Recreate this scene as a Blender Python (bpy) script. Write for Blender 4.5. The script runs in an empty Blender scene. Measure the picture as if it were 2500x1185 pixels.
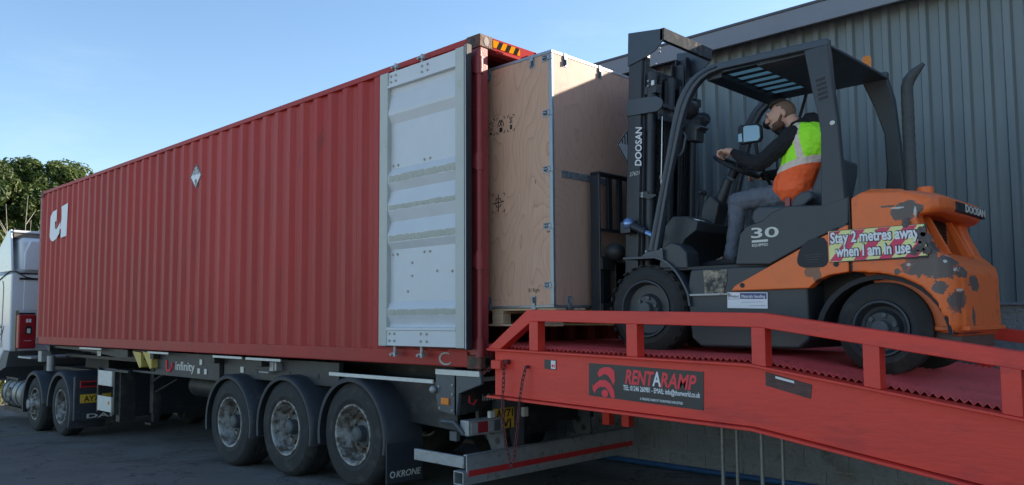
import bpy, bmesh, math, random
from mathutils import Vector, Matrix
random.seed(7)
sc = bpy.context.scene
R = math.radians

# ------------------------------------------------------------------ camera
CAM = (4.997, -4.742, 1.572)
YAW, PITCH, ROLL = -0.7728, 0.0730, -0.0058
fw = Vector((math.sin(YAW)*math.cos(PITCH), math.cos(YAW)*math.cos(PITCH), math.sin(PITCH)))
rt = Vector((math.cos(YAW), -math.sin(YAW), 0)); up = rt.cross(fw)
r2 = math.cos(ROLL)*rt + math.sin(ROLL)*up; u2 = -math.sin(ROLL)*rt + math.cos(ROLL)*up
cd = bpy.data.cameras.new("camera"); cam = bpy.data.objects.new("camera", cd)
sc.collection.objects.link(cam)
M = Matrix((r2, u2, -fw)).transposed().to_4x4(); M.translation = CAM
cam.matrix_world = M
cd.sensor_width = 36; cd.lens = 1984.6/2500*36; cd.shift_y = 41.88/2500
cd.clip_start = .05; cd.clip_end = 3000
sc.camera = cam

# ------------------------------------------------------------------ sky and sun
SUN_EL, SUN_AZ = R(23.4), R(23.3)          # azimuth from +Y towards +X
w = bpy.data.worlds.new("World"); sc.world = w; w.use_nodes = True
nt = w.node_tree; bg = nt.nodes["Background"]
sky = nt.nodes.new("ShaderNodeTexSky"); sky.sky_type = 'NISHITA'
sky.sun_disc = False; sky.sun_elevation = SUN_EL; sky.sun_rotation = SUN_AZ
sky.air_density = 1.0; sky.dust_density = 0.6; sky.ozone_density = 1.5; sky.altitude = 60
# faint cirrus wisps in the sky
wtc = nt.nodes.new("ShaderNodeTexCoord"); wmp = nt.nodes.new("ShaderNodeMapping"); wmp.inputs[3].default_value = (1.2, 1.2, 4.5); wmp.inputs[1].default_value = (.35, .2, .1)
nt.links.new(wtc.outputs["Generated"], wmp.inputs[0]); wno = nt.nodes.new("ShaderNodeTexNoise"); wno.inputs["Scale"].default_value = 3.2; wno.inputs["Detail"].default_value = 9; wno.inputs["Roughness"].default_value = .62
nt.links.new(wmp.outputs[0], wno.inputs[0]); wmr = nt.nodes.new("ShaderNodeMapRange"); wmr.inputs[1].default_value = .56; wmr.inputs[2].default_value = .82; wmr.inputs[4].default_value = .13
nt.links.new(wno.outputs[0], wmr.inputs[0]); whs = nt.nodes.new("ShaderNodeHueSaturation"); whs.inputs["Saturation"].default_value = .35; whs.inputs["Value"].default_value = 1.35
nt.links.new(sky.outputs[0], whs.inputs["Color"]); wmx = nt.nodes.new("ShaderNodeMix"); wmx.data_type = 'RGBA'; nt.links.new(wmr.outputs[0], wmx.inputs[0]); nt.links.new(sky.outputs[0], wmx.inputs[6]); nt.links.new(whs.outputs[0], wmx.inputs[7])
wh2 = nt.nodes.new('ShaderNodeHueSaturation'); wh2.inputs['Saturation'].default_value = 1.10; wh2.inputs['Value'].default_value = .95; nt.links.new(wmx.outputs[2], wh2.inputs['Color']); nt.links.new(wh2.outputs[0], bg.inputs[0]); bg.inputs[1].default_value = 0.070
sd = bpy.data.lights.new("sun", 'SUN'); sd.energy = 3.0; sd.angle = R(.5); sd.color = (1, .86, .70)
so = bpy.data.objects.new("sun", sd); sc.collection.objects.link(so)
sv = Vector((math.sin(SUN_AZ)*math.cos(SUN_EL), math.cos(SUN_AZ)*math.cos(SUN_EL), math.sin(SUN_EL)))
so.rotation_euler = sv.to_track_quat('Z', 'Y').to_euler(); so.location = sv*60
sc.view_settings.view_transform = 'Standard'; sc.view_settings.look = 'None'
sc.view_settings.exposure = 1.94; sc.view_settings.gamma = 1

# ------------------------------------------------------------------ materials
def mat(name, col, rough=.6, metal=0, var=.12, scale=3, bump=0, bscale=40, dirt=None, dirt_amt=.0, dirt_scale=2, stretch=(1,1,1), spec=.5, alpha=1, emis=None, coat=0):
    m = bpy.data.materials.new(name); m.use_nodes = True
    n = m.node_tree.nodes; l = m.node_tree.links; b = n["Principled BSDF"]
    b.inputs["Roughness"].default_value = rough; b.inputs["Metallic"].default_value = metal
    b.inputs["Specular IOR Level"].default_value = spec
    if coat: b.inputs["Coat Weight"].default_value = coat
    tc = n.new("ShaderNodeTexCoord"); mp = n.new("ShaderNodeMapping"); mp.inputs[3].default_value = stretch
    l.new(tc.outputs["Object"], mp.inputs[0])
    no = n.new("ShaderNodeTexNoise"); no.inputs["Scale"].default_value = scale; no.inputs["Detail"].default_value = 6; no.inputs["Roughness"].default_value = .65
    l.new(mp.outputs[0], no.inputs[0])
    mx = n.new("ShaderNodeMix"); mx.data_type = 'RGBA'
    c = list(col)+[1]
    mx.inputs[6].default_value = [min(1, v*(1-var)) for v in col]+[1]
    mx.inputs[7].default_value = [min(1, v*(1+var)) for v in col]+[1]
    rmp = n.new("ShaderNodeMapRange"); rmp.inputs[1].default_value = .3; rmp.inputs[2].default_value = .7
    l.new(no.outputs[0], rmp.inputs[0]); l.new(rmp.outputs[0], mx.inputs[0])
    out = mx.outputs[2]
    if dirt:
        n2 = n.new("ShaderNodeTexNoise"); n2.inputs["Scale"].default_value = dirt_scale; n2.inputs["Detail"].default_value = 9; n2.inputs["Roughness"].default_value = .7
        l.new(mp.outputs[0], n2.inputs[0])
        r_ = n.new("ShaderNodeMapRange"); r_.inputs[1].default_value = .72-dirt_amt*.4; r_.inputs[2].default_value = .80-dirt_amt*.3
        l.new(n2.outputs[0], r_.inputs[0])
        m2 = n.new("ShaderNodeMix"); m2.data_type = 'RGBA'; l.new(r_.outputs[0], m2.inputs[0]); l.new(out, m2.inputs[6]); m2.inputs[7].default_value = list(dirt)+[1]
        out = m2.outputs[2]
    l.new(out, b.inputs["Base Color"])
    nr = n.new("ShaderNodeMapRange"); nr.inputs[3].default_value = max(.03, rough-.12); nr.inputs[4].default_value = min(1, rough+.12)
    l.new(no.outputs[0], nr.inputs[0]); l.new(nr.outputs[0], b.inputs["Roughness"])
    if bump:
        n3 = n.new("ShaderNodeTexNoise"); n3.inputs["Scale"].default_value = bscale; n3.inputs["Detail"].default_value = 5
        l.new(mp.outputs[0], n3.inputs[0])
        bp = n.new("ShaderNodeBump"); bp.inputs["Strength"].default_value = bump; bp.inputs["Distance"].default_value = .02
        l.new(n3.outputs[0], bp.inputs["Height"]); l.new(bp.outputs[0], b.inputs["Normal"])
    if emis: b.inputs["Emission Color"].default_value = list(emis)+[1]; b.inputs["Emission Strength"].default_value = 1
    m['_bsdf_out'] = 1
    return m
def nodes(m): return m.node_tree.nodes, m.node_tree.links, m.node_tree.nodes["Principled BSDF"]
def overlay(m, fac_builder, col):
    """mix a colour over the base colour with a factor built by fac_builder(nodes, links) -> socket"""
    n, l, b = nodes(m)
    src = b.inputs["Base Color"].links[0].from_socket
    x = n.new("ShaderNodeMix"); x.data_type = 'RGBA'
    l.new(fac_builder(n, l), x.inputs[0]); l.new(src, x.inputs[6]); x.inputs[7].default_value = list(col)+[1]
    l.new(x.outputs[2], b.inputs["Base Color"])
def noise_fac(scale, lo, hi, stretch=(1,1,1), loc=(0,0,0), detail=8):
    def f(n, l):
        tc = n.new("ShaderNodeTexCoord"); mp = n.new("ShaderNodeMapping"); mp.inputs[3].default_value = stretch; mp.inputs[1].default_value = loc
        l.new(tc.outputs["Object"], mp.inputs[0]); t = n.new("ShaderNodeTexNoise"); t.inputs["Scale"].default_value = scale; t.inputs["Detail"].default_value = detail; t.inputs["Roughness"].default_value = .7
        l.new(mp.outputs[0], t.inputs[0]); r = n.new("ShaderNodeMapRange"); r.inputs[1].default_value = lo; r.inputs[2].default_value = hi
        l.new(t.outputs[0], r.inputs[0]); return r.outputs[0]
    return f
def blob_fac(blobs, nscale=9, namp=.10):
    """ragged patches: union of ellipsoids (centre, radii) in object space with noisy outlines"""
    def f(n, l):
        tc = n.new("ShaderNodeTexCoord"); t = n.new("ShaderNodeTexNoise"); t.inputs["Scale"].default_value = nscale; t.inputs["Detail"].default_value = 7; t.inputs["Roughness"].default_value = .65
        l.new(tc.outputs["Object"], t.inputs[0])
        acc = None
        for c, r in blobs:
            s = n.new("ShaderNodeVectorMath"); s.operation = 'SUBTRACT'; l.new(tc.outputs["Object"], s.inputs[0]); s.inputs[1].default_value = c
            d = n.new("ShaderNodeVectorMath"); d.operation = 'DIVIDE'; l.new(s.outputs[0], d.inputs[0]); d.inputs[1].default_value = r
            e = n.new("ShaderNodeVectorMath"); e.operation = 'LENGTH'; l.new(d.outputs[0], e.inputs[0])
            if acc is None: acc = e.outputs[1]
            else:
                q = n.new("ShaderNodeMath"); q.operation = 'MINIMUM'; l.new(acc, q.inputs[0]); l.new(e.outputs[1], q.inputs[1]); acc = q.outputs[0]
        k = n.new("ShaderNodeMath"); k.operation = 'MULTIPLY_ADD'; l.new(t.outputs[0], k.inputs[0]); k.inputs[1].default_value = -namp*20; k.inputs[2].default_value = 1+namp*10
        g = n.new("ShaderNodeMath"); g.operation = 'SUBTRACT'; l.new(k.outputs[0], g.inputs[0]); l.new(acc, g.inputs[1])
        r_ = n.new("ShaderNodeMapRange"); r_.inputs[1].default_value = -.02; r_.inputs[2].default_value = .03; l.new(g.outputs[0], r_.inputs[0]); return r_.outputs[0]
    return f

m_red = mat("container_paint", (.36,.031,.025), .5, var=.16, scale=.9, bump=.5, bscale=3.5, dirt=(.12,.035,.028), dirt_amt=.22, dirt_scale=2.2, stretch=(1,1,.35), spec=.28)
overlay(m_red, noise_fac(60, .73, .80), (.42,.20,.18))
m_redc = mat("container_casting", (.20,.055,.04), .7, var=.3, scale=14, bump=.5, bscale=60, dirt=(.10,.05,.03), dirt_amt=.9, dirt_scale=20)
m_postred = mat("container_post_paint", (.26,.03,.035), .5, var=.15, scale=6, bump=.2, bscale=40, dirt=(.12,.04,.03), dirt_amt=.35, dirt_scale=14)
m_ramp = mat("ramp_paint", (.71,.048,.028), .5, var=.08, scale=1.6, bump=.09, bscale=22, dirt=(.30,.03,.03), dirt_amt=.1, dirt_scale=5, stretch=(.5,1,2.2))
overlay(m_ramp, noise_fac(9, .69, .72, (1,1,2.2), (2,1,0)), (.30,.05,.045))
overlay(m_ramp, noise_fac(26, .69, .71, (1,1,1.6)), (.11,.05,.045))
overlay(m_ramp, noise_fac(40, .73, .75, (.35,1,4)), (.62,.25,.22))
overlay(m_ramp, noise_fac(2.4, .55, .8, (.6,1,2)), (.40,.030,.03))
m_rampd = mat("ramp_deck_paint", (.72,.10,.10), .4, var=.15, scale=5, dirt=(.30,.05,.06), dirt_amt=.35, dirt_scale=9)
m_door = mat("door_white", (.56,.59,.61), .45, var=.04, scale=4, bump=.1, bscale=20, dirt=(.45,.46,.42), dirt_amt=.12, dirt_scale=7)
m_doorf = mat("door_frame_white", (.44,.47,.43), .5, var=.06, scale=4, bump=.15, bscale=20, dirt=(.38,.38,.33), dirt_amt=.3, dirt_scale=7)
m_seal = mat("door_sealant", (.40,.41,.35), .6, var=.08, scale=9, bump=.4, bscale=30)
m_rub = mat("black_rubber", (.012,.014,.018), .6, var=.2, scale=6)
m_tyre = mat("tyre_rubber", (.028,.029,.028), .85, var=.25, scale=5, bump=.25, bscale=30, dirt=(.06,.055,.048), dirt_amt=.45, dirt_scale=5)
m_rim = mat("rim_silver", (.36,.36,.34), .55, .1, var=.2, scale=8, dirt=(.09,.07,.05), dirt_amt=.75, dirt_scale=9, bump=.2, bscale=40)
m_hub = mat("hub_dirty", (.09,.08,.07), .7, .2, var=.3, scale=14, dirt=(.16,.09,.05), dirt_amt=.7, dirt_scale=20)
m_hubg = mat("hub_cap_grey", (.07,.08,.085), .5, .1, var=.2, scale=14)
m_plas = mat("mudguard_plastic", (.035,.04,.048), .5, var=.15, scale=5, dirt=(.08,.08,.075), dirt_amt=.35, dirt_scale=4)
m_chas = mat("chassis_black", (.018,.019,.020), .55, var=.3, scale=5, dirt=(.06,.055,.045), dirt_amt=.5, dirt_scale=5)
m_chas2 = mat("chassis_grey", (.075,.085,.092), .5, var=.12, scale=5, dirt=(.04,.045,.045), dirt_amt=.3, dirt_scale=6, bump=.1)
m_galv = mat("galvanised_steel", (.36,.37,.37), .5, .35, var=.2, scale=7, dirt=(.17,.155,.13), dirt_amt=.45, dirt_scale=7, bump=.15, bscale=30)
m_alu = mat("aluminium_trim", (.24,.27,.30), .38, .5, var=.12, scale=10, dirt=(.30,.31,.31), dirt_amt=.3, dirt_scale=15)
m_refl = mat("reflective_white_tape", (.62,.62,.56), .5, var=.1, scale=12, dirt=(.35,.34,.28), dirt_amt=.3, dirt_scale=9)
m_redtape = mat("red_reflective_tape", (.55,.03,.03), .4, var=.15, scale=9, dirt=(.2,.03,.03), dirt_amt=.3, dirt_scale=10)
m_yel = mat("yellow_paint", (.55,.42,.10), .55, var=.1, scale=9, dirt=(.2,.16,.08), dirt_amt=.3, dirt_scale=9)
m_plate = mat("number_plate_yellow", (.72,.42,.04), .45, var=.05, scale=9, dirt=(.4,.25,.05), dirt_amt=.2, dirt_scale=9)
m_white = mat("white_marking", (.74,.75,.76), .5, var=.04, scale=9)
m_blk = mat("black_marking", (.012,.012,.013), .5, var=.1, scale=9)
m_cab = mat("cab_white_paint", (.66,.70,.74), .3, var=.03, scale=3, dirt=(.45,.46,.46), dirt_amt=.1, dirt_scale=3, coat=.4)
m_cabs = mat("cab_grey_plastic", (.10,.11,.12), .55, var=.1, scale=5)
m_glass_or = mat("amber_lens", (.75,.22,.02), .25, var=.1, scale=20)
m_glass_rd = mat("red_lens", (.30,.02,.03), .25, var=.1, scale=20)
m_glass_cl = mat("clear_lens", (.34,.33,.32), .2, var=.15, scale=20)
m_bred = mat("extinguisher_box_red", (.33,.012,.02), .35, var=.1, scale=5)
m_dk = mat("forklift_grey", (.030,.036,.042), .45, var=.12, scale=6, dirt=(.05,.052,.05), dirt_amt=.3, dirt_scale=6, bump=.08)
m_dk2 = mat("forklift_dark_steel", (.018,.023,.031), .42, var=.2, scale=6, dirt=(.04,.04,.04), dirt_amt=.3, dirt_scale=9, bump=.1)
m_guard = mat("guard_blue_grey", (.036,.047,.062), .38, var=.12, scale=6, dirt=(.06,.065,.07), dirt_amt=.2, dirt_scale=9, bump=.05)
m_steel = mat("bare_steel", (.5,.5,.5), .28, .9, var=.1, scale=20)
m_worn = mat("worn_bare_metal", (.30,.26,.19), .5, .3, var=.35, scale=22, dirt=(.03,.033,.035), dirt_amt=.75, dirt_scale=12, bump=.3, bscale=80)
m_or = mat("forklift_orange", (.80,.155,.025), .40, var=.08, scale=5, dirt=(.45,.11,.03), dirt_amt=.15, dirt_scale=8, bump=.06)
m_orw = mat("counterweight_orange", (.78,.15,.025), .45, var=.10, scale=5, dirt=(.40,.11,.03), dirt_amt=.25, dirt_scale=8, bump=.10, bscale=18)
overlay(m_or, blob_fac([((.47,-.55,.60),(.055,.1,.045)),((.50,-.55,.565),(.035,.1,.05))], 12, .06), (.22,.09,.045))
m_tin = mat("tinted_glass", (.16,.33,.35), .1, var=.03, scale=3)
m_hose = mat("exhaust_black", (.055,.062,.064), .6, var=.2, scale=20, bump=.4, bscale=60)
m_skin = mat("skin", (.62,.36,.27), .55, var=.08, scale=30)
overlay(m_skin, blob_fac([((-.135,-.095,.545),(.075,.06,.062)),((-.10,.09,.545),(.075,.06,.062))], 60, .012), (.13,.07,.05))
m_hair = mat("dark_brown_hair", (.030,.018,.012), .7, var=.3, scale=60, bump=.5, bscale=200)
m_stub = mat("shaved_hair", (.19,.12,.09), .8, var=.2, scale=90)
m_hood = mat("black_cotton", (.012,.012,.015), .9, var=.25, scale=25, bump=.6, bscale=26)
m_viz = mat("hi_viz_lime", (.38,.98,.03), .7, var=.08, scale=9, bump=.8, bscale=14)
m_vizo = mat("hi_viz_orange", (1.0,.11,.02), .7, var=.08, scale=9, bump=.9, bscale=14)
m_vizt = mat("reflective_band", (.55,.50,.44), .5, var=.08, scale=20, bump=.5, bscale=16)
m_jean = mat("grey_jeans", (.12,.135,.165), .85, var=.2, scale=18, bump=.8, bscale=22)
m_shoe = mat("dark_shoe", (.03,.03,.033), .7, var=.2, scale=20)
m_seat = mat("seat_vinyl", (.045,.055,.065), .5, var=.1, scale=10)
m_clad = mat("cladding_grey", (.160,.190,.192), .42, var=.10, scale=.8, dirt=(.125,.155,.155), dirt_amt=.25, dirt_scale=1.5, stretch=(1,1,.25))
overlay(m_clad, noise_fac(2.5, .52, .72, (1,1,.08), (1,0,0)), (.115,.150,.160))
m_matt = mat("worn_matt_grey", (.055,.062,.072), .92, var=.3, scale=12, dirt=(.16,.15,.13), dirt_amt=.5, dirt_scale=14, spec=.08)
m_hdr = mat("header_paint", (.34,.035,.035), .9, var=.15, scale=6, spec=.08, dirt=(.20,.05,.04), dirt_amt=.4, dirt_scale=10)
m_clad2 = mat("fascia_grey", (.19,.205,.235), .5, var=.08, scale=2)
m_pallet = mat("pallet_wood", (.52,.38,.24), .8, var=.2, scale=7, stretch=(.3,1,3), bump=.3, bscale=30)
m_black_sign = mat("sign_black_vinyl", (.022,.026,.030), .35, var=.3, scale=6)
overlay(m_black_sign, noise_fac(14, .66, .72, (1,1,6)), (.16,.17,.17))
m_signred = mat("sign_red", (.80,.035,.055), .45, var=.08, scale=6)
m_pink = mat("sign_pink", (.62,.03,.10), .45, var=.06, scale=6)
m_lemon = mat("sign_lemon", (.72,.72,.30), .45, var=.06, scale=6)
m_blue = mat("sign_navy", (.04,.06,.18), .45, var=.06, scale=6)
m_bluest = mat("blue_pipe", (.02,.08,.20), .5, var=.2, scale=6)
m_chain = mat("rusty_chain", (.15,.045,.045), .6, .4, var=.4, scale=30, dirt=(.35,.03,.04), dirt_amt=.3, dirt_scale=8)
m_trunk = mat("bark", (.10,.08,.06), .9, var=.3, scale=10, bump=.5)
m_palebark = mat("pale_bark", (.45,.42,.36), .9, var=.25, scale=10, bump=.4)

def leafmat(name, c1, c2):
    m = mat(name, c1, .55, var=.1, scale=5); n, l, b = nodes(m)
    t = n.new("ShaderNodeTexNoise"); t.inputs["Scale"].default_value = 1.1; t.inputs["Detail"].default_value = 4
    tc = n.new("ShaderNodeTexCoord"); l.new(tc.outputs["Object"], t.inputs[0])
    r = n.new("ShaderNodeMapRange"); r.inputs[1].default_value = .4; r.inputs[2].default_value = .6; l.new(t.outputs[0], r.inputs[0])
    x = n.new("ShaderNodeMix"); x.data_type = 'RGBA'; l.new(r.outputs[0], x.inputs[0]); x.inputs[6].default_value = list(c1)+[1]; x.inputs[7].default_value = list(c2)+[1]
    l.new(x.outputs[2], b.inputs["Base Color"])
    # light passes through thin leaves
    tr = n.new("ShaderNodeBsdfTranslucent"); l.new(x.outputs[2], tr.inputs[0]); ms = n.new("ShaderNodeMixShader"); ms.inputs[0].default_value = .35
    o = n["Material Output"]; l.new(b.outputs[0], ms.inputs[1]); l.new(tr.outputs[0], ms.inputs[2]); l.new(ms.outputs[0], o.inputs[0])
    return m
m_leaf = [leafmat("leaf_green", (.05,.09,.018), (.11,.15,.03)), leafmat("leaf_dark", (.035,.07,.018), (.075,.11,.025)), leafmat("leaf_yellow_green", (.09,.13,.025), (.16,.19,.04))]

def plywood(name, c1, c2, knots=()):
    m = mat(name, c1, .6, var=.06, scale=2); n, l, b = nodes(m)
    tc = n.new("ShaderNodeTexCoord"); mp = n.new("ShaderNodeMapping"); mp.inputs[3].default_value = (1,1,.28)
    l.new(tc.outputs["Object"], mp.inputs[0])
    t0 = n.new("ShaderNodeTexNoise"); t0.inputs["Scale"].default_value = 2.1; t0.inputs["Detail"].default_value = 1.5; l.new(mp.outputs[0], t0.inputs[0])
    k = n.new("ShaderNodeMath"); k.operation = 'MULTIPLY'; k.inputs[1].default_value = 34; l.new(t0.outputs[0], k.inputs[0])
    s = n.new("ShaderNodeMath"); s.operation = 'FRACT'; l.new(k.outputs[0], s.inputs[0])
    rmp = n.new("ShaderNodeValToRGB"); e = rmp.color_ramp.elements; e[0].position = 0; e[0].color = (1,1,1,1); e[1].position = 1; e[1].color = (.35,.35,.35,1)
    q = rmp.color_ramp.elements.new(.08); q.color = (0,0,0,1); q = rmp.color_ramp.elements.new(.8); q.color = (.12,.12,.12,1)
    l.new(s.outputs[0], rmp.inputs[0])
    t1 = n.new("ShaderNodeTexNoise"); t1.inputs["Scale"].default_value = 70; t1.inputs["Detail"].default_value = 3
    mp2 = n.new("ShaderNodeMapping"); mp2.inputs[3].default_value = (1,1,.06); l.new(tc.outputs["Object"], mp2.inputs[0]); l.new(mp2.outputs[0], t1.inputs[0])
    f = n.new("ShaderNodeMath"); f.operation = 'MULTIPLY_ADD'; l.new(rmp.outputs[0], f.inputs[0]); f.inputs[1].default_value = .52
    g = n.new("ShaderNodeMath"); g.operation = 'MULTIPLY'; g.inputs[1].default_value = .5; l.new(t1.outputs[0], g.inputs[0]); l.new(g.outputs[0], f.inputs[2])
    x = n.new("ShaderNodeMix"); x.data_type = 'RGBA'; l.new(f.outputs[0], x.inputs[0]); x.inputs[6].default_value = list(c1)+[1]; x.inputs[7].default_value = list(c2)+[1]
    l.new(x.outputs[2], b.inputs["Base Color"])
    if knots: overlay(m, blob_fac(knots, 30, .03), (.20,.10,.06))
    return m
m_ply = plywood("plywood_side", (.64,.40,.27), (.30,.14,.085), [((.95,-.02,1.53),(.018,.1,.03)), ((.45,-.02,1.05),(.006,.1,.02)), ((.60,-.02,.62),(.03,.1,.008))])
m_ply2 = plywood("plywood_end", (.50,.315,.235), (.30,.17,.13))

# ------------------------------------------------------------------ mesh helpers
class MB:
    def __init__(s): s.bm = bmesh.new()
    def box(s, x0, x1, y0, y1, z0, z1):
        v = [s.bm.verts.new((x, y, z)) for x in (x0, x1) for y in (y0, y1) for z in (z0, z1)]
        for f in ((0,1,3,2),(4,6,7,5),(0,4,5,1),(2,3,7,6),(0,2,6,4),(1,5,7,3)): s.bm.faces.new([v[i] for i in f])
        return s
    def obox(s, c, ax, ay, az):
        c, ax, ay, az = map(Vector, (c, ax, ay, az))
        v = [s.bm.verts.new(c+ax*i+ay*j+az*k) for i in (-1, 1) for j in (-1, 1) for k in (-1, 1)]
        for f in ((0,1,3,2),(4,6,7,5),(0,4,5,1),(2,3,7,6),(0,2,6,4),(1,5,7,3)): s.bm.faces.new([v[i] for i in f])
        return s
    def prism(s, pts, ax, a, b, mapb=None):
        def mk(p, v): return {'y': (p[0], v, p[1]), 'x': (v, p[0], p[1]), 'z': (p[0], p[1], v)}[ax]
        A = [s.bm.verts.new(mk(p, a)) for p in pts]; B = [s.bm.verts.new(mk(p, b)) for p in (mapb or pts)]
        n = len(pts)
        s.bm.faces.new(A); s.bm.faces.new(B[::-1])
        for i in range(n): s.bm.faces.new((A[i], B[i], B[(i+1) % n], A[(i+1) % n]))
        return s
    def loft(s, rings, cap=True):
        V = [[s.bm.verts.new(p) for p in r] for r in rings]; n = len(V[0])
        for a, b in zip(V, V[1:]):
            for i in range(n): s.bm.faces.new((a[i], a[(i+1) % n], b[(i+1) % n], b[i]))
        if cap: s.bm.faces.new(V[0][::-1]); s.bm.faces.new(V[-1])
        return s
    def tube(s, pts, r, seg=10, closed=False):
        pts = [Vector(p) for p in pts]; n = len(pts); rings = []; prev = None
        rr = r if isinstance(r, (list, tuple)) else [r]*n
        for i, p in enumerate(pts):
            if closed: t = (pts[(i+1) % n]-pts[i-1]).normalized()
            else: t = (pts[min(i+1, n-1)]-pts[max(i-1, 0)]).normalized()
            if prev is None:
                h = Vector((0,0,1)) if abs(t.z) < .9 else Vector((1,0,0)); a = t.cross(h).normalized()
            else: a = (prev - t*prev.dot(t)).normalized()
            prev = a; b = t.cross(a)
            rings.append([s.bm.verts.new(p+(a*math.cos(q)+b*math.sin(q))*rr[i]) for q in [2*math.pi*k/seg for k in range(seg)]])
        m = n if closed else n-1
        for i in range(m):
            A, B = rings[i], rings[(i+1) % n]
            for k in range(seg): s.bm.faces.new((A[k], A[(k+1) % seg], B[(k+1) % seg], B[k]))
        if not closed: s.bm.faces.new(rings[0][::-1]); s.bm.faces.new(rings[-1])
        return s
    def lathe(s, prof, c, ax='y', seg=40, a0=0, a1=2*math.pi):
        """prof: (distance along the axis, radius)"""
        full = abs(a1-a0-2*math.pi) < 1e-6; n = seg if full else seg+1; rings = []
        for d, r in prof:
            ring = []
            for k in range(n):
                q = a0+(a1-a0)*k/seg; u, v = r*math.cos(q), r*math.sin(q)
                p = {'y': (u, d, v), 'x': (d, u, v), 'z': (u, v, d)}[ax]
                ring.append(s.bm.verts.new((c[0]+p[0], c[1]+p[1], c[2]+p[2])))
            rings.append(ring)
        for A, B in zip(rings, rings[1:]):
            for k in range(n if full else seg): s.bm.faces.new((A[k], A[(k+1) % n], B[(k+1) % n], B[k]))
        return s
    def disc(s, c, r, ax, d, seg=20):
        s.lathe([(0, .0001), (0, r), (d, r), (d, .0001)], c, ax, seg); return s
    def sph(s, c, r, seg=16):
        rx, ry, rz = r if isinstance(r, (list, tuple)) else (r, r, r)
        bmesh.ops.create_uvsphere(s.bm, u_segments=seg, v_segments=max(6, seg//2), radius=1, matrix=Matrix.Translation(c) @ Matrix.Diagonal((rx, ry, rz, 1))); return s
    def cap(s, a, b, ra, rb, n=7):
        a, b = Vector(a), Vector(b)
        for i in range(n):
            t = i/(n-1); s.sph(a.lerp(b, t), ra+(rb-ra)*t, 14)
        return s
    def quad(s, pts): s.bm.faces.new([s.bm.verts.new(p) for p in pts]); return s

def tag(o, label=None, cat=None, group=None, kind=None):
    if label: o['label'] = label
    if cat: o['category'] = cat
    if group: o['group'] = group
    if kind: o['kind'] = kind
    return o
def thing(name, loc, label, cat, group=None):
    o = bpy.data.objects.new(name, None); o.empty_display_size = .2; o.location = loc; sc.collection.objects.link(o)
    return tag(o, label, cat, group)
def wloc(o):
    v = Vector(o.location)
    while o.parent: o = o.parent; v += Vector(o.location)
    return v
def part(name, mb, m, parent=None, bevel=0, smooth=False, label=None, remesh=None, segs=2, auto=None):
    bm = mb.bm
    bmesh.ops.recalc_face_normals(bm, faces=bm.faces)
    off = wloc(parent) if parent else Vector((0,0,0))
    if off.length: bmesh.ops.translate(bm, verts=bm.verts, vec=-off)
    me = bpy.data.meshes.new(name); bm.to_mesh(me); bm.free()
    for x in (m if isinstance(m, (list, tuple)) else [m]): me.materials.append(x)
    o = bpy.data.objects.new(name, me); sc.collection.objects.link(o)
    if parent: o.parent = parent
    if smooth or bevel:
        me.polygons.foreach_set("use_smooth", [True]*len(me.polygons))
        if not remesh: me.set_sharp_from_angle(angle=R(auto if auto else 35))
    if remesh:
        r = o.modifiers.new("r", 'REMESH'); r.mode = 'VOXEL'; r.voxel_size = remesh[0]; r.use_smooth_shade = True
        s = o.modifiers.new("s", 'SMOOTH'); s.iterations = remesh[1]; s.factor = .5
    if bevel:
        b = o.modifiers.new("b", 'BEVEL'); b.width = bevel; b.segments = segs; b.limit_method = 'ANGLE'; b.angle_limit = R(35); b.harden_normals = True
    if label: o['label'] = label
    return o
def parts(name, mb, m, parent=None, **k):
    """each loose piece of mb becomes a part of its own"""
    bm = mb.bm; bm.verts.index_update(); seen = set(); bm.verts.ensure_lookup_table()
    for v0 in list(bm.verts):
        if v0.index in seen: continue
        st_, isl = [v0], []; seen.add(v0.index)
        while st_:
            v = st_.pop(); isl.append(v)
            for e in v.link_edges:
                o = e.other_vert(v)
                if o.index not in seen: seen.add(o.index); st_.append(o)
        q = MB(); mp = {v.index: q.bm.verts.new(v.co) for v in isl}; fs = set(f for v in isl for f in v.link_faces)
        for f in fs: q.bm.faces.new([mp[v.index] for v in f.verts])
        part(name, q, m, parent, **k)
    bm.free()
def text(name, s, size, m, parent, org, ux, uz, ext=.0015, shear=0, bold=0, spacing=1, width=None, align='LEFT'):
    """writing as raised letters; org = lower left, ux = reading direction, uz = letter-up direction"""
    cu = bpy.data.curves.new(name, 'FONT'); cu.body = s; cu.size = size; cu.extrude = ext/2; cu.shear = shear; cu.offset = bold*size; cu.space_character = spacing; cu.align_x = align; cu.resolution_u = 3
    tmp = bpy.data.objects.new("tmp_text", cu); sc.collection.objects.link(tmp)
    dg = bpy.context.evaluated_depsgraph_get(); dg.update()
    me = bpy.data.meshes.new_from_object(tmp.evaluated_get(dg)); bpy.data.objects.remove(tmp); bpy.data.curves.remove(cu)
    me.name = name
    if width:
        xs = [v.co.x for v in me.vertices]; k = width/(max(xs)-min(xs)) if xs else 1; x0 = min(xs)
        for v in me.vertices: v.co.x = (v.co.x-x0)*k
    ux = Vector(ux).normalized(); uz = Vector(uz).normalized(); n = ux.cross(uz)
    o3 = Vector(org)-wloc(parent)
    for v in me.vertices: v.co = o3+ux*v.co.x+uz*v.co.y+n*v.co.z
    me.materials.clear(); me.materials.append(m)
    o = bpy.data.objects.new(name, me); sc.collection.objects.link(o); o.parent = parent
    return o
def mirror_y(pts, c): return pts

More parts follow.
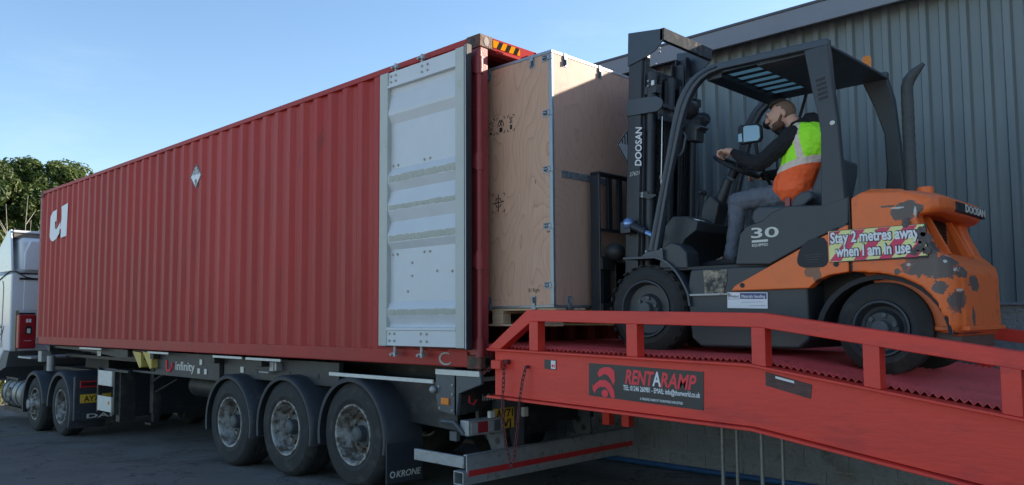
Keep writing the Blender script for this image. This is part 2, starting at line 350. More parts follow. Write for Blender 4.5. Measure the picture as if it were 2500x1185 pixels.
def wheel_parts(parent_name, root, c, Rt, wid, Rr, kind, side=-1, rim_m=None, tread=True):
    """c = centre of the outer face plane; the tyre runs from there inwards (+Y)"""
    x, y, z = c
    t = MB(); sh = Rt*.16
    prof = [(wid*.06, Rr), (0.0, Rr+.02), (-.002, Rr+.05), (-.006, Rr+.055), (-.006, Rr+.062), (-.004, Rr+.067), (-.005, (Rt+Rr)/2), (.002, Rt-sh*.75), (-.002, Rt-sh*.70), (.004, Rt-sh*.6), (wid*.05, Rt-sh*.35), (wid*.12, Rt-.012), (wid*.2, Rt)]
    g = []
    if tread:
        for k in (.33, .5, .67): g += [(wid*(k-.02), Rt), (wid*(k-.018), Rt-.014), (wid*(k+.018), Rt-.014), (wid*(k+.02), Rt)]
    prof += g+[(wid*.8, Rt), (wid*.88, Rt-.012), (wid*.95, Rt-sh*.35), (wid, (Rt+Rr)/2), (wid*.94, Rr)]
    t.lathe(prof, c, 'y', 56)
    wt = part(parent_name, t, m_tyre, root, smooth=True, auto=50)
    rm = rim_m or m_rim
    a = MB()
    if kind == 'dish':      # deep dish, hub recessed
        a.lathe([(wid*.04, Rr+.012), (-.002, Rr+.008), (.0, Rr-.012), (.02, Rr-.022), (.08, Rr-.030), (.10, Rr-.042), (.165, Rr-.060), (.175, Rr-.085)], c, 'y', 48)
        part('rim', a, rm, wt, smooth=True)
        a = MB(); a.lathe([(.174, Rr-.080), (.165, .16), (.18, .12), (.18, .001)], c, 'y', 48); part('rim_disc', a, m_hub, wt, smooth=True)
        h = MB(); h.lathe([(.18, .135), (.13, .13), (.12, .085), (.05, .078), (.035, .06), (.03, .001)], c, 'y', 28)
        part('hub', h, m_hubg, wt, smooth=True)
        b = MB()
        for k in range(10):
            q = 2*math.pi*k/10+.2; b.lathe([(.0, .001), (.0, .014), (.04, .016), (.04, .001)], (x+.165*math.cos(q), y+.13, z+.165*math.sin(q)), 'y', 6)
        for k in range(5):
            q = 2*math.pi*k/5+.5; b.sph((x+(Rr-.10)*math.cos(q), y+.165, z+(Rr-.10)*math.sin(q)), (.035, .014, .035), 10)
        parts('wheel_nut', b, m_hub, wt, smooth=True)
    elif kind == 'hub':     # protruding hub
        a.lathe([(wid*.04, Rr+.012), (-.002, Rr+.008), (.0, Rr-.015), (.07, Rr-.03), (.08, Rr-.06), (.02, .20), (-.02, .185), (-.02, .12)], c, 'y', 48)
        part('rim', a, rm, wt, smooth=True)
        h = MB(); h.lathe([(-.02, .13), (-.07, .12), (-.085, .10), (-.12, .09), (-.13, .06), (-.13, .001)], c, 'y', 24)
        for k in range(10):
            q = 2*math.pi*k/10; h.lathe([(-.075, .001), (-.075, .016), (-.02, .018)], (x+.155*math.cos(q), y, z+.155*math.sin(q)), 'y', 6)
        part('hub', h, m_rim, wt, smooth=True)
        v = MB()
        for k in range(10):
            q = 2*math.pi*(k+.5)/10; v.disc((x+.222*math.cos(q), y+.030, z+.222*math.sin(q)), .024, 'y', .012, 10)
        parts('vent_hole', v, m_blk, wt)
    return wt

# ------------------------------------------------------------------ ground
def gz(x): return -.10 if x >= -1.8 else (-.10+.034*(x+1.8) if x > -22 else -.787)
g = MB(); xs = [-900, -200, -80, -40, -22, -16, -12, -8, -5, -3, -1.8, 0, 4, 10, 30, 80, 200, 900]
for a, b in zip(xs, xs[1:]): g.quad([(a, -900, gz(a)), (b, -900, gz(b)), (b, 900, gz(b)), (a, 900, gz(a))])
bmesh.ops.remove_doubles(g.bm, verts=g.bm.verts, dist=.001)
m_asph = mat("asphalt", (.155,.142,.125), .9, var=.25, scale=.7, bump=.9, bscale=70, dirt=(.18,.17,.155), dirt_amt=.5, dirt_scale=1.1)
overlay(m_asph, noise_fac(.35, .58, .66, (1,1,1), (3,1,0)), (.075,.072,.068))
overlay(m_asph, noise_fac(1.7, .60, .66, (1,2.5,1), (7,3,0)), (.07,.067,.063))
overlay(m_asph, noise_fac(45, .35, .30), (.06,.058,.055))
overlay(m_asph, noise_fac(90, .60, .72), (.34,.33,.31))
def crack(scale, loc, wd):
    def f(n, l):
        tc = n.new("ShaderNodeTexCoord"); mp = n.new("ShaderNodeMapping"); mp.inputs[1].default_value = loc; l.new(tc.outputs["Object"], mp.inputs[0])
        t = n.new("ShaderNodeTexNoise"); t.inputs["Scale"].default_value = scale; t.inputs["Detail"].default_value = 7; t.inputs["Roughness"].default_value = .6; l.new(mp.outputs[0], t.inputs[0])
        a = n.new("ShaderNodeMath"); a.operation = 'SUBTRACT'; l.new(t.outputs[0], a.inputs[0]); a.inputs[1].default_value = .5
        b = n.new("ShaderNodeMath"); b.operation = 'ABSOLUTE'; l.new(a.outputs[0], b.inputs[0])
        r = n.new("ShaderNodeMapRange"); r.inputs[1].default_value = wd*.3; r.inputs[2].default_value = wd; r.inputs[3].default_value = .8; r.inputs[4].default_value = 0; l.new(b.outputs[0], r.inputs[0]); return r.outputs[0]
    return f
overlay(m_asph, crack(.45, (3,7,0), .006), (.045,.043,.040))
overlay(m_asph, noise_fac(6, .60, .68, (1,3,1), (5,2,0)), (.24,.225,.20))
tag(part('asphalt_ground', g, m_asph), 'dark worn asphalt yard in shade', None, None, 'structure')
m_bounce = mat("bounce_concrete", (.52,.50,.46), .9, var=.10, scale=.4, bump=.3, bscale=30, dirt=(.42,.40,.37), dirt_amt=.3, dirt_scale=.7)  # unseen pale ground behind the camera, added to bounce sun onto the shaded sides
g = MB(); ys = [x for x in xs if -40 <= x <= 80]
for a, b in zip(ys, ys[1:]): g.quad([(a, -90, gz(a)+.004), (b, -90, gz(b)+.004), (b, -7.4, gz(b)+.004), (a, -7.4, gz(a)+.004)])
bmesh.ops.remove_doubles(g.bm, verts=g.bm.verts, dist=.001)
tag(part('bounce_ground', g, m_bounce), 'unseen pale ground behind the camera, added to bounce sunlight', None, None, 'structure')
g = MB(); g.quad([(-11.75, -3.2, gz(-11.75)+.004), (-11.60, -3.2, gz(-11.60)+.004), (-11.52, .75, gz(-11.52)+.004), (-11.67, .75, gz(-11.67)+.004)])
m_line = mat("faded_yellow_line", (.26,.21,.09), .8, var=.3, scale=6, dirt=(.06,.06,.055), dirt_amt=.6, dirt_scale=9)
tag(part('yellow_ground_line', g, m_line), 'faded yellow line painted on the asphalt', None, None, 'structure')

# ------------------------------------------------------------------ building
YW = 3.12
b_ = thing('warehouse', (3, YW, -.1), 'grey corrugated warehouse with pale fascia and blockwork base, behind the red ramp', 'building')
def corrug_line(x0, x1, y, pitch, crest, slope, depth):
    pts = []; x = x0
    while x < x1:
        pts += [(x, y), (x+pitch-crest-2*slope, y), (x+pitch-crest-slope, y-depth), (x+pitch-slope, y-depth)]
        x += pitch
    pts.append((min(x, x1+pitch), y)); return pts
BX0, BX1 = -16, 26
w_ = MB(); pl = corrug_line(BX0, BX1, YW, .1667, .052, .018, .034)
lo = [w_.bm.verts.new((x, y, 1.68)) for x, y in pl]; hi = [w_.bm.verts.new((x, y, 4.60)) for x, y in pl]
for i in range(len(pl)-1): w_.bm.faces.new((lo[i], lo[i+1], hi[i+1], hi[i]))
part('cladding', w_, m_clad, b_)
w_ = MB(); w_.box(BX0, BX1+.3, YW+.05, YW+14, 1.6, 4.60); part('inner_wall', w_, m_clad, b_)
m_roof = mat("roof_sheet", (.16,.17,.18), .5, var=.1, scale=2)
w_ = MB(); w_.prism([(YW-.20, 4.60), (YW-.20, 4.655), (YW+7, 5.35), (YW+14, 4.655), (YW+14, 4.60)], 'x', BX0-.1, BX1+.1); part('roof', w_, m_roof, b_)
w_ = MB(); w_.box(BX0-.1, BX1+.1, YW-.24, YW-.20, 4.44, 4.635); part('fascia', w_, m_clad2, b_, bevel=.004)
w_ = MB(); w_.box(BX0-.1, BX1+.1, YW-.25, YW-.205, 4.636, 4.66); part('fascia_cap', w_, mat("cap_dark", (.07,.07,.08), .5), b_)
w_ = MB(); w_.box(BX0-.1, BX1+.1, YW-.198, YW+.04, 4.52, 4.54); part('soffit', w_, mat("soffit_dark", (.03,.032,.035), .6), b_)
# blockwork, real mortar grooves
m_block = mat("concrete_block", (.25,.26,.26), .9, var=.14, scale=4, bump=.9, bscale=45, dirt=(.15,.15,.14), dirt_amt=.4, dirt_scale=4)
overlay(m_block, noise_fac(2.2, .55, .72, (1,1,1.4)), (.17,.15,.12))
w_ = MB(); h, L_ = .215, .44; z = -.12; row = 0
while z < 1.66:
    x = BX0-(row % 2)*.22
    while x < BX1:
        if -4 < x < 8: w_.box(x+.005, x+L_-.005, YW-.055, YW+.04, z+.005, min(z+h-.005, 1.665))
        x += L_
    z += h; row += 1
w_.box(BX0, -4, YW-.05, YW+.04, -1, 1.66); w_.box(8.4, BX1, YW-.05, YW+.04, -.3, 1.66)
part('block_base', w_, m_block, b_)
w_ = MB(); w_.box(BX0, BX1, YW-.045, YW+.045, -1, 1.66); part('mortar', w_, mat("mortar", (.30,.30,.29), .95, bump=.3), b_)
w_ = MB(); w_.box(BX0, BX1, YW-.09, YW+.03, 1.667, 1.69); part('drip_trim', w_, m_clad2, b_)
w_ = MB(); w_.tube([(-3.5, YW-.10, -.065), (-1, YW-.11, -.062), (2, YW-.10, -.065), (6, YW-.12, -.065)], .028, 10)
tag(part('blue_pipe', w_, m_bluest, None, smooth=True), 'thin blue pipe along the foot of the block wall under the ramp', 'pipe')

# ------------------------------------------------------------------ shipping container
ZB, HC, LC = 1.149, 2.896, 12.192; ZT = ZB+HC; WC = 2.438
c_ = thing('shipping_container', (-6, 1.2, ZB), 'long red corrugated shipping container with its rear door folded open, on the trailer', 'shipping container')
def side_profile(y0, sgn):
    pts = [(-LC+.10, y0)]; x = -LC+.16; P = .278
    while x+P < -.12:
        pts += [(x, y0), (x+.068, y0+sgn*.036), (x+.068+.070, y0+sgn*.036), (x+.068+.070+.068, y0)]
        x += P
    pts += [(-.10, y0)]; return pts
for nm, y0, sgn in (('side_wall', .012, 1), ('side_wall', WC-.012, -1)):
    q = MB(); pl = side_profile(y0, sgn)
    lo = [q.bm.verts.new((x, y, ZB+.14)) for x, y in pl]; hi = [q.bm.verts.new((x, y, ZT-.055)) for x, y in pl]
    for i in range(len(pl)-1): q.bm.faces.new((lo[i], lo[i+1], hi[i+1], hi[i]))
    o = part(nm, q, m_red, c_); s = o.modifiers.new("s", 'SOLIDIFY'); s.thickness = .002
    if sgn == 1: WALL = o
    q = MB(); q.box(-LC+.17, -.17, min(y0-sgn*.012, y0+sgn*.05), max(y0-sgn*.012, y0+sgn*.05), ZT-.06, ZT-.004); part('top_rail', q, m_red, c_, bevel=.006)
    q = MB(); q.box(-LC+.17, -.17, min(y0-sgn*.012, y0+sgn*.035), max(y0-sgn*.012, y0+sgn*.035), ZB+.018, ZB+.15)
    q.box(-LC+.17, -.17, min(y0-sgn*.010, y0+sgn*.09), max(y0-sgn*.010, y0+sgn*.09), ZB+.012, ZB+.020); part('bottom_rail', q, m_red, c_, bevel=.005)
# vertical weather stain and seam on the near wall
def streak(n, l):
    tc = n.new("ShaderNodeTexCoord"); sp = n.new("ShaderNodeSeparateXYZ"); l.new(tc.outputs["Object"], sp.inputs[0])
    t = n.new("ShaderNodeTexNoise"); t.inputs["Scale"].default_value = 7; l.new(tc.outputs["Object"], t.inputs[0])
    a = n.new("ShaderNodeMath"); a.operation = 'MULTIPLY_ADD'; l.new(t.outputs[0], a.inputs[0]); a.inputs[1].default_value = .06; l.new(sp.outputs[0], a.inputs[2])
    d = n.new("ShaderNodeMath"); d.operation = 'SUBTRACT'; l.new(a.outputs[0], d.inputs[0]); d.inputs[1].default_value = 1.43
    e = n.new("ShaderNodeMath"); e.operation = 'ABSOLUTE'; l.new(d.outputs[0], e.inputs[0])
    r = n.new("ShaderNodeMapRange"); r.inputs[1].default_value = .004; r.inputs[2].default_value = .016; r.inputs[3].default_value = .75; r.inputs[4].default_value = 0; l.new(e.outputs[0], r.inputs[0])
    z = n.new("ShaderNodeMapRange"); z.inputs[1].default_value = .95; z.inputs[2].default_value = .75; l.new(sp.outputs[2], z.inputs[0])
    m_ = n.new("ShaderNodeMath"); m_.operation = 'MULTIPLY'; l.new(r.outputs[0], m_.inputs[0]); l.new(z.outputs[0], m_.inputs[1]); return m_.outputs[0]
m_wall = m_red.copy(); m_wall.name = "container_wall_paint"; WALL.data.materials[0] = m_wall
overlay(m_wall, streak, (.07,.03,.03))
overlay(m_wall, noise_fac(3.2, .60, .72, (1,1,.10), (4,0,0)), (.22,.032,.03))
overlay(m_wall, noise_fac(34, .72, .76, (.5,1,3), (2,0,1)), (.16,.07,.05))
overlay(m_wall, noise_fac(1.0, .50, .75, (1,1,.12)), (.46,.065,.055))
q = MB()
for (x0, x1) in ((-LC, -LC+.17), (-.17, 0)):
    for (y0, y1) in ((0, .15), (WC-.15, WC)): pass
def casting(x0, y0, z0, sx, sy):
    q = MB(); q.box(x0, x0+.178, y0, y0+.162, z0, z0+.118); o = part('corner_casting', q, m_redc, c_, bevel=.012, segs=3)
    h = MB(); ys = y0 if sy < 0 else y0+.162; xs_ = x0 if sx < 0 else x0+.178
    pts = [(x0+.089+.030*math.cos(t)*.9, z0+.059+.040*math.sin(t)) for t in [k*math.pi/10 for k in range(20)]]
    h.prism(pts, 'y', ys-.0025, ys+.0025)
    pts = [(y0+.081+.029*math.cos(t), z0+.059+.041*math.sin(t)) for t in [k*math.pi/10 for k in range(20)]]
    h.prism(pts, 'x', xs_-.0025, xs_+.0025)
    parts('hole', h, m_blk, o)
for sx, x0 in ((-1, -LC), (1, -.178)):
    for sy, y0 in ((-1, 0), (1, WC-.162)):
        for z0 in (ZB, ZT-.118): casting(x0, y0-(.004 if sy < 0 else -.004), z0+(.004 if z0 > 2 else 0), sx, sy)
for x0, x1, y0, y1 in ((-LC+.004, -LC+.13, .003, .12), (-LC+.004, -LC+.13, WC-.12, WC-.003), (-.15, -.004, .006, .10), (-.15, -.004, WC-.10, WC-.006)):
    q = MB(); q.box(x0, x1, y0, y1, ZB+.118, ZT-.114); part('corner_post', q, m_postred, c_, bevel=.008)
# rear frame post: rounded hinge barrels in front of the post
q = MB(); q.tube([(-.004, -.006, ZB+.13), (-.004, -.006, ZT-.16)], .026, 14); part('hinge_pin_tube', q, m_postred, c_, smooth=True)
for z in (1.33, 2.07, 2.92, 3.76):
    q = MB(); q.lathe([(-.075, .001), (-.075, .036), (.075, .036), (.075, .001)], (-.004, -.006, z), 'z', 16); q.box(-.075, -.004, -.03, .0, z-.055, z+.055)
    part('door_hinge', q, m_postred, c_, smooth=True)
q = MB(); q.box(-.12, -.002, .16, WC-.16, ZT-.115, ZT-.002); part('door_header', q, m_hdr, c_, bevel=.006)
q = MB(); q.prism([(-.01, ZT-.115), (.012, ZT-.112), (.085, ZT-.150), (.085, ZT-.165), (-.01, ZT-.135)], 'y', .20, WC-.20); part('rain_gutter', q, m_hdr, c_, bevel=.003)
q = MB(); q.box(-.10, -.006, .12, WC-.12, ZB+.02, ZB+.165); part('door_sill', q, m_postred, c_, bevel=.006)
# hazard stripes on the header
q = MB(); q.box(0, .002, .16, .50, ZT-.088, ZT-.022); hz = part('hazard_sticker', q, mat("hazard_yellow", (.62,.22,.0), .9, spec=.05), c_)
q = MB()
for k in range(3):
    y = .20+k*.105; q.prism([(y, ZT-.088), (y+.05, ZT-.088), (y+.085, ZT-.022), (y+.035, ZT-.022)], 'x', .002, .0032)
parts('hazard_stripe', q, mat('hazard_black', (.012,.012,.013), .9, spec=.05), hz)
q = MB(); q.box(.0, .03, .64, .68, ZT-.13, ZT-.05); q.box(.02, .06, .655, .665, ZT-.10, ZT-.03); part('keeper_plate', q, m_postred, c_, bevel=.003)
m_cin = mat("container_inside", (.16,.17,.16), .7, var=.2, scale=4)
q = MB()
pl = []; x = -LC+.1
while x < -.15: pl += [(x, ZT-.01), (x+.13, ZT-.01), (x+.15, ZT-.03), (x+.24, ZT-.03), (x+.26, ZT-.01)]; x += .28
lo = [q.bm.verts.new((x, .03, z)) for x, z in pl]; hi = [q.bm.verts.new((x, WC-.03, z)) for x, z in pl]
for i in range(len(pl)-1): q.bm.faces.new((lo[i], lo[i+1], hi[i+1], hi[i]))
o = part('roof_panel', q, m_red, c_); o.data.materials.append(m_cin)
q = MB(); q.box(-LC+.02, -.1, .10, WC-.10, ZB+.13, ZB+.168); part('floor', q, mat("container_floor_wood", (.12,.08,.05), .7, var=.2), c_)
q = MB(); q.box(-LC+.03, -LC+.06, .12, WC-.12, ZB+.1, ZT-.06); part('front_wall', q, m_red, c_)
for x in range(12): pass
q = MB()
for k in range(30): q.box(-LC+.3+k*.4, -LC+.36+k*.4, .06, WC-.06, ZB+.03, ZB+.125)
parts('cross_member', q, m_chas, c_)
# door, folded back 270 degrees against the side; inner face towards the yard
def door(sgn, yb):
    d = bpy.data.objects.new('door', None)
    def B(x0, x1, d0, d1, z0, z1, mb): mb.box(x0, x1, min(yb+sgn*d0, yb+sgn*d1), max(yb+sgn*d0, yb+sgn*d1), z0, z1)
    X0, X1, Z0, Z1 = -1.265, -.065, 1.325, 3.925
    q = MB(); B(X0, X1, .048, .060, Z0, Z1, q); o = part('door', q, m_postred, c_, bevel=.004)
    q = MB(); B(X0, X0+.125, -.008, .047, Z0+.004, Z1-.004, q); B(X1-.115, X1, -.008, .047, Z0+.004, Z1-.004, q); part('door_frame', q, m_doorf, o, bevel=.006)
    # horizontally ribbed inner panel: (z, depth) profile
    PZ = [(1.335,0),(1.472,0),(1.478,-.010),(1.50,-.010),(1.505,.020),(1.53,.036),(1.61,.004),(1.67,.002),(1.74,.036),(2.225,.038),(2.29,.002),(2.365,0),(2.49,.038),(2.59,.002),(2.645,0),(2.78,.038),(2.855,.002),(2.925,.0),(2.99,.038),(3.42,.038),(3.50,.002),(3.53,0),(3.70,.034),(3.76,.036),(3.765,-.008),(3.785,-.008),(3.79,.004),(3.915,.006)]
    q = MB(); n = len(PZ)
    a = [q.bm.verts.new((X0+.12, yb+sgn*v, z)) for z, v in PZ]; b = [q.bm.verts.new((X1-.11, yb+sgn*v, z)) for z, v in PZ]
    for i in range(n-1): q.bm.faces.new((a[i], b[i], b[i+1], a[i+1]))
    part('ribbed_panel', q, m_door, o)
    q = MB()
    for (z0, z1, dd) in ((2.30, 2.355, .003), (2.597, 2.64, .003), (2.862, 2.92, .003), (1.615, 1.665, .005)):
        x = X0+.14
        while x < X1-.13:
            ww = random.uniform(.06, .12); xe = min(x+ww, X1-.12)
            q.prism([(x, z0+random.uniform(-.004, .004)), (xe-.004, z0+random.uniform(-.004, .004)), (xe-.004, z1+random.uniform(-.006, .006)), ((x+xe)/2, z1+random.uniform(0, .008)), (x, z1+random.uniform(-.006, .006))], 'y', yb+sgn*(dd-.005), yb+sgn*(dd+.02)); x += ww
    parts('sealant_strip', q, m_seal, o, bevel=.003)
    q = MB()
    def bolt(x, z, dd): q.lathe([(-.012, .001), (-.012, .009), (-.003, .013), (0, .014)], (x, yb+sgn*dd, z), 'y', 8) if sgn > 0 else None
    for bx in (X0+.165, X0+.235, X0+.62, X0+.70):
        for bz in (1.38, 1.445): bolt(bx, bz, 0)
        for bz in (3.82, 3.875): bolt(bx, bz, .005)
        bolt(bx, 3.02, .038); bolt(bx, 2.18, .038)
    for bx, bz in ((X0+.45, 2.09), (X0+.45, 1.97), (X0+.39, 1.83), (X0+.39, 1.71), (X0+.80, 2.0), (X0+1.0, 1.99)): bolt(bx, bz, .038)
    if sgn > 0: parts('bolt', q, m_seal, o, smooth=True)
    else: q.bm.free()
    q = MB(); B(X1, X1+.035, -.012, .05, Z0-.01, Z1+.01, q); B(X0, X1, .06, .07, Z0-.008, Z0+.03, q); part('rubber_gasket', q, m_rub, o, bevel=.005)
    q = MB(); q.tube([(X1+.022, yb-sgn*.014, Z0), (X1+.022, yb-sgn*.014, Z1)], .0035, 6); part('gasket_lip', q, m_white, o)
    for bx in (X0+.17, X0+.56):     # locking bars on the hidden outer face, cams stand out above and below
        q = MB(); q.tube([(bx, yb+sgn*.06, Z0-.06), (bx, yb+sgn*.06, Z1+.05)], .017, 10)
        for zz in (Z0-.075, Z1+.045):
            q.box(bx-.03, bx+.035, min(yb+sgn*.03, yb+sgn*.08), max(yb+sgn*.03, yb+sgn*.08), zz, zz+.018); q.box(bx+.02, bx+.05, min(yb+sgn*.02, yb+sgn*.05), max(yb+sgn*.02, yb+sgn*.05), zz-.018, zz+.03)
            q.box(bx-.035, bx-.012, min(yb+sgn*.02, yb+sgn*.05), max(yb+sgn*.02, yb+sgn*.05), zz-.012, zz+.012)
        part('locking_bar', q, m_galv, o, bevel=.003)
door(1, -.12); door(-1, WC+.12)
# markings
q = MB()
def zp(px, pz): return (-11.57+(px-355)/(470-355)*.94, 3.66-(pz-505)/(726-505)*.62)
for poly in ([(398,522),(372,528),(356,556),(353,690),(362,715),(378,726),(400,714),(419,682),(424,610),(402,650),(390,645),(387,600),(398,595)], [(430,512),(471,500),(467,708),(442,712),(429,712),(430,652),(421,655),(433,590)]):
    q.prism([zp(*p) for p in poly], 'y', .004, .008)
part('logo', q, m_white, c_, bevel=0)
m_plac = mat("placard_white", (.68,.70,.70), .45)
def diamond(root, cx, cz, r, y, name='placard', ax='y'):
    def f(a, b): return (cx+a, cz+b)
    s_ = -1 if ax == 'y' else 1
    q = MB(); q.prism([f(-r,0),f(0,-r),f(r,0),f(0,r)], ax, y, y+s_*.003); o = part(name, q, m_plac, root)
    q = MB()
    for k in range(-3, 4):
        x = k*r*.24; w2 = r*.055; h = r-abs(x)-r*.14
        if h > .02: q.prism([f(x-w2,.02),f(x+w2,.02),f(x+w2,h),f(x-w2,h)], ax, y+s_*.003, y+s_*.0042)
    e = r*.94
    for (a, b), (c, d) in (((-e,0),(0,-e)),((0,-e),(e,0)),((e,0),(0,e)),((0,e),(-e,0))):
        L = math.hypot(c-a, d-b); nx, ny = (d-b)/L*.006, -(c-a)/L*.006
        q.prism([f(a+nx,b+ny),f(c+nx,d+ny),f(c-nx,d-ny),f(a-nx,b-ny)], ax, y+s_*.003, y+s_*.0042)
    parts('stripe', q, m_blk, o)
    return o
dm = diamond(c_, -5.52, 3.50, .165, .008)
text('number', '9', .12, m_blk, dm, (-5.545, .0035, 3.375), (1,0,0), (0,0,1), bold=.02)
q = MB(); q.tube([(-.44+.085*math.cos(t), -.001, 1.228+.05*math.sin(t)) for t in [R(60+k*24) for k in range(12)]], [.006+.006*math.sin(math.pi*k/11) for k in range(12)], 6)
part('chalk_mark', q, m_seal, c_, smooth=True)

# ------------------------------------------------------------------ crate and pallet
CX0, CX1, CY0, CY1, CZ0, CZ1 = -.62, .640, .205, 1.95, 1.664, 3.792
k_ = thing('plywood_crate', (0, CY0, CZ0), 'tall plywood crate with metal edges and butterfly latches, half inside the container', 'crate')
q = MB(); q.box(CX0, CX1-.002, CY0, CY1, CZ0+.02, CZ1-.02); part('side_panel', q, m_ply, k_)
q = MB(); q.box(CX1-.002, CX1+.004, CY0+.004, CY1-.004, CZ0+.021, CZ1-.021); part('end_panel', q, m_ply2, k_)
q = MB(); q.box(CX0-.005, CX1+.008, CY0-.006, CY1+.006, CZ1-.022, CZ1+.004); part('lid_trim', q, m_alu, k_, bevel=.003)
q = MB(); q.box(CX0-.005, CX1+.008, CY0-.006, CY1+.006, CZ0, CZ0+.020); part('base_trim', q, m_alu, k_, bevel=.003)
for y0, y1 in ((CY0-.004, CY0+.022), (CY1-.022, CY1+.004)):
    q = MB(); q.box(CX1-.030, CX1+.007, y0, y1, CZ0+.021, CZ1-.023); part('corner_trim', q, m_alu, k_, bevel=.003)
q = MB(); q.box(CX1+.004, CX1+.009, .315, .96, 2.74, 2.80)
sp_ = part('perforated_strap', q, m_alu, k_)
q = MB()
for i in range(18):
    for j in range(2): q.disc((CX1+.009, .335+i*.036, 2.755+j*.03), .006, 'x', .002, 8)
parts('rivet', q, m_steel, sp_)
def latch(c, ax, ang=0, m=m_alu):
    """butterfly latch: plate, dish, turning wing and hook"""
    q = MB()
    def T(u, v, d):  # u across, v up, d out of the face
        cu, su = math.cos(ang), math.sin(ang); u, v = u*cu-v*su, u*su+v*cu
        return (c[0]+u, c[1]-d, c[2]+v) if ax == 'y' else (c[0]+d, c[1]+u, c[2]+v)
    def bx(u0, u1, v0, v1, d0, d1):
        V = [q.bm.verts.new(T(u, v, d)) for u in (u0, u1) for v in (v0, v1) for d in (d0, d1)]
        for f in ((0,1,3,2),(4,6,7,5),(0,4,5,1),(2,3,7,6),(0,2,6,4),(1,5,7,3)): q.bm.faces.new([V[i] for i in f])
    bx(-.028, .028, -.045, .035, 0, .004); bx(-.022, .022, .035, .07, 0, .010); bx(-.017, .017, .015, .045, .004, .014)
    bx(-.004, .004, -.030, .015, .004, .026); bx(-.014, .014, -.036, -.030, .004, .010)
    o = part('latch', q, m, k_, bevel=.0015)
    q = MB(); bx2 = [(math.cos(t)*.017, math.sin(t)*.017-.008) for t in [i*math.pi/8 for i in range(16)]]
    q.tube([T(u, v, .006) for u, v in bx2], .003, 5, closed=True); q.tube([T(-.02, -.04, .006), T(-.02, .03, .006)], .0025, 5)
    part('latch_ring', q, m_hubg, o)
for x in (-.098, .426): latch((x, CY0, CZ1-.065), 'y', 0)
for z in (3.735, 3.27, 2.80, 2.33, 1.845): latch((CX1-.055, CY0, z), 'y', -math.pi/2)
for x in (-.10, .426): latch((x, CY0, CZ0+.055), 'y', math.pi)
for y in (.372, .845, 1.55): latch((CX1+.004, y, CZ1-.065), 'x', 0)
latch((CX1+.004, .40, CZ0+.05), 'x', math.pi)
# stencilled symbols
def seg(q, pts, wd=.004, y=CY0):
    for (a, b), (c, d) in zip(pts, pts[1:]):
        L = math.hypot(c-a, d-b) or 1; nx, ny = (d-b)/L*wd, -(c-a)/L*wd
        q.prism([(a+nx,b+ny),(c+nx,d+ny),(c-nx,d-ny),(a-nx,b-ny)], 'y', y-.0012, y+.0005)
def corners(q, x0, x1, z0, z1, e=.02):
    for cx, sx in ((x0, 1), (x1, -1)):
        for cz, sz in ((z0, 1), (z1, -1)): seg(q, [(cx+sx*e, cz), (cx, cz), (cx, cz+sz*e)], .003)
q = MB(); corners(q, -.125, -.03, 3.19, 3.33)
for t in range(8): a = t*math.pi/4; seg(q, [(-.078+.014*math.cos(a), 3.27+.02*math.sin(a)), (-.078+.038*math.cos(a), 3.27+.05*math.sin(a))], .003)
q.box(-.092, -.066, CY0-.0012, CY0, 3.195, 3.215); part('stencil_mark', q, m_blk, k_)
q = MB(); corners(q, -.002, .095, 3.19, 3.33)
q.box(.030, .066, CY0-.0012, CY0, 3.20, 3.24); seg(q, [(.01,3.25),(.02,3.29),(.045,3.305),(.07,3.29),(.085,3.25)], .004); seg(q, [(.03,3.25),(.065,3.31)]); seg(q, [(.03,3.31),(.06,3.25)]); part('stencil_mark', q, m_blk, k_)
q = MB(); corners(q, .13, .21, 3.19, 3.33); q.box(.158, .184, CY0-.0012, CY0, 3.205, 3.245)
seg(q, [(.15,3.31),(.19,3.31),(.155,3.265),(.187,3.265),(.15,3.31)], .003); part('stencil_mark', q, m_blk, k_)
q = MB(); corners(q, -.060, .088, 2.50, 2.66, .022); seg(q, [(.012,2.505),(.012,2.655)], .005); seg(q, [(-.055,2.578),(.08,2.590)], .005)
cc = [(.012+.034*math.cos(t), 2.583+.042*math.sin(t)) for t in [i*math.pi/10 for i in range(21)]]; seg(q, cc[1:5], .005); seg(q, cc[6:10], .005); seg(q, cc[11:15], .005); seg(q, cc[16:20], .005); part('stencil_mark', q, m_blk, k_)
text('lettering', 'B1 Right', .045, m_blk, k_, (.365, CY0-.001, 1.795), (1,0,0), (0,0,1), ext=.001, width=.125)
dm = diamond(k_, 1.235, 3.13, .155, CX1+.004, ax='x')
# pallet
p_ = thing('wooden_pallet', (0, CY0, 1.50), 'pale wooden pallet under the plywood crate, on the fork arms', 'pallet')
def pallet_box(nm, *a):
    q = MB(); q.box(*a); part(nm, q, m_pallet, p_, bevel=.003)
for i in range(7): pallet_box('top_board', CX0, CX1+.01, CY0+.01+i*.245, CY0+.01+i*.245+.14, 1.643, 1.662)
for x0 in (CX0, -.08, CX1-.12): pallet_box('stringer_board', x0, x0+.13, CY0+.01, CY1-.02, 1.622, 1.642)
for x0 in (CX0, -.08, CX1-.12):
    for y0 in (CY0+.01, 1.0, CY1-.13): pallet_box('block', x0, x0+.13, y0, y0+.10, 1.532, 1.621)
for y0 in (CY0+.01, 1.0, CY1-.13): pallet_box('bottom_board', CX0, CX1+.01, y0, y0+.10, 1.512, 1.531)

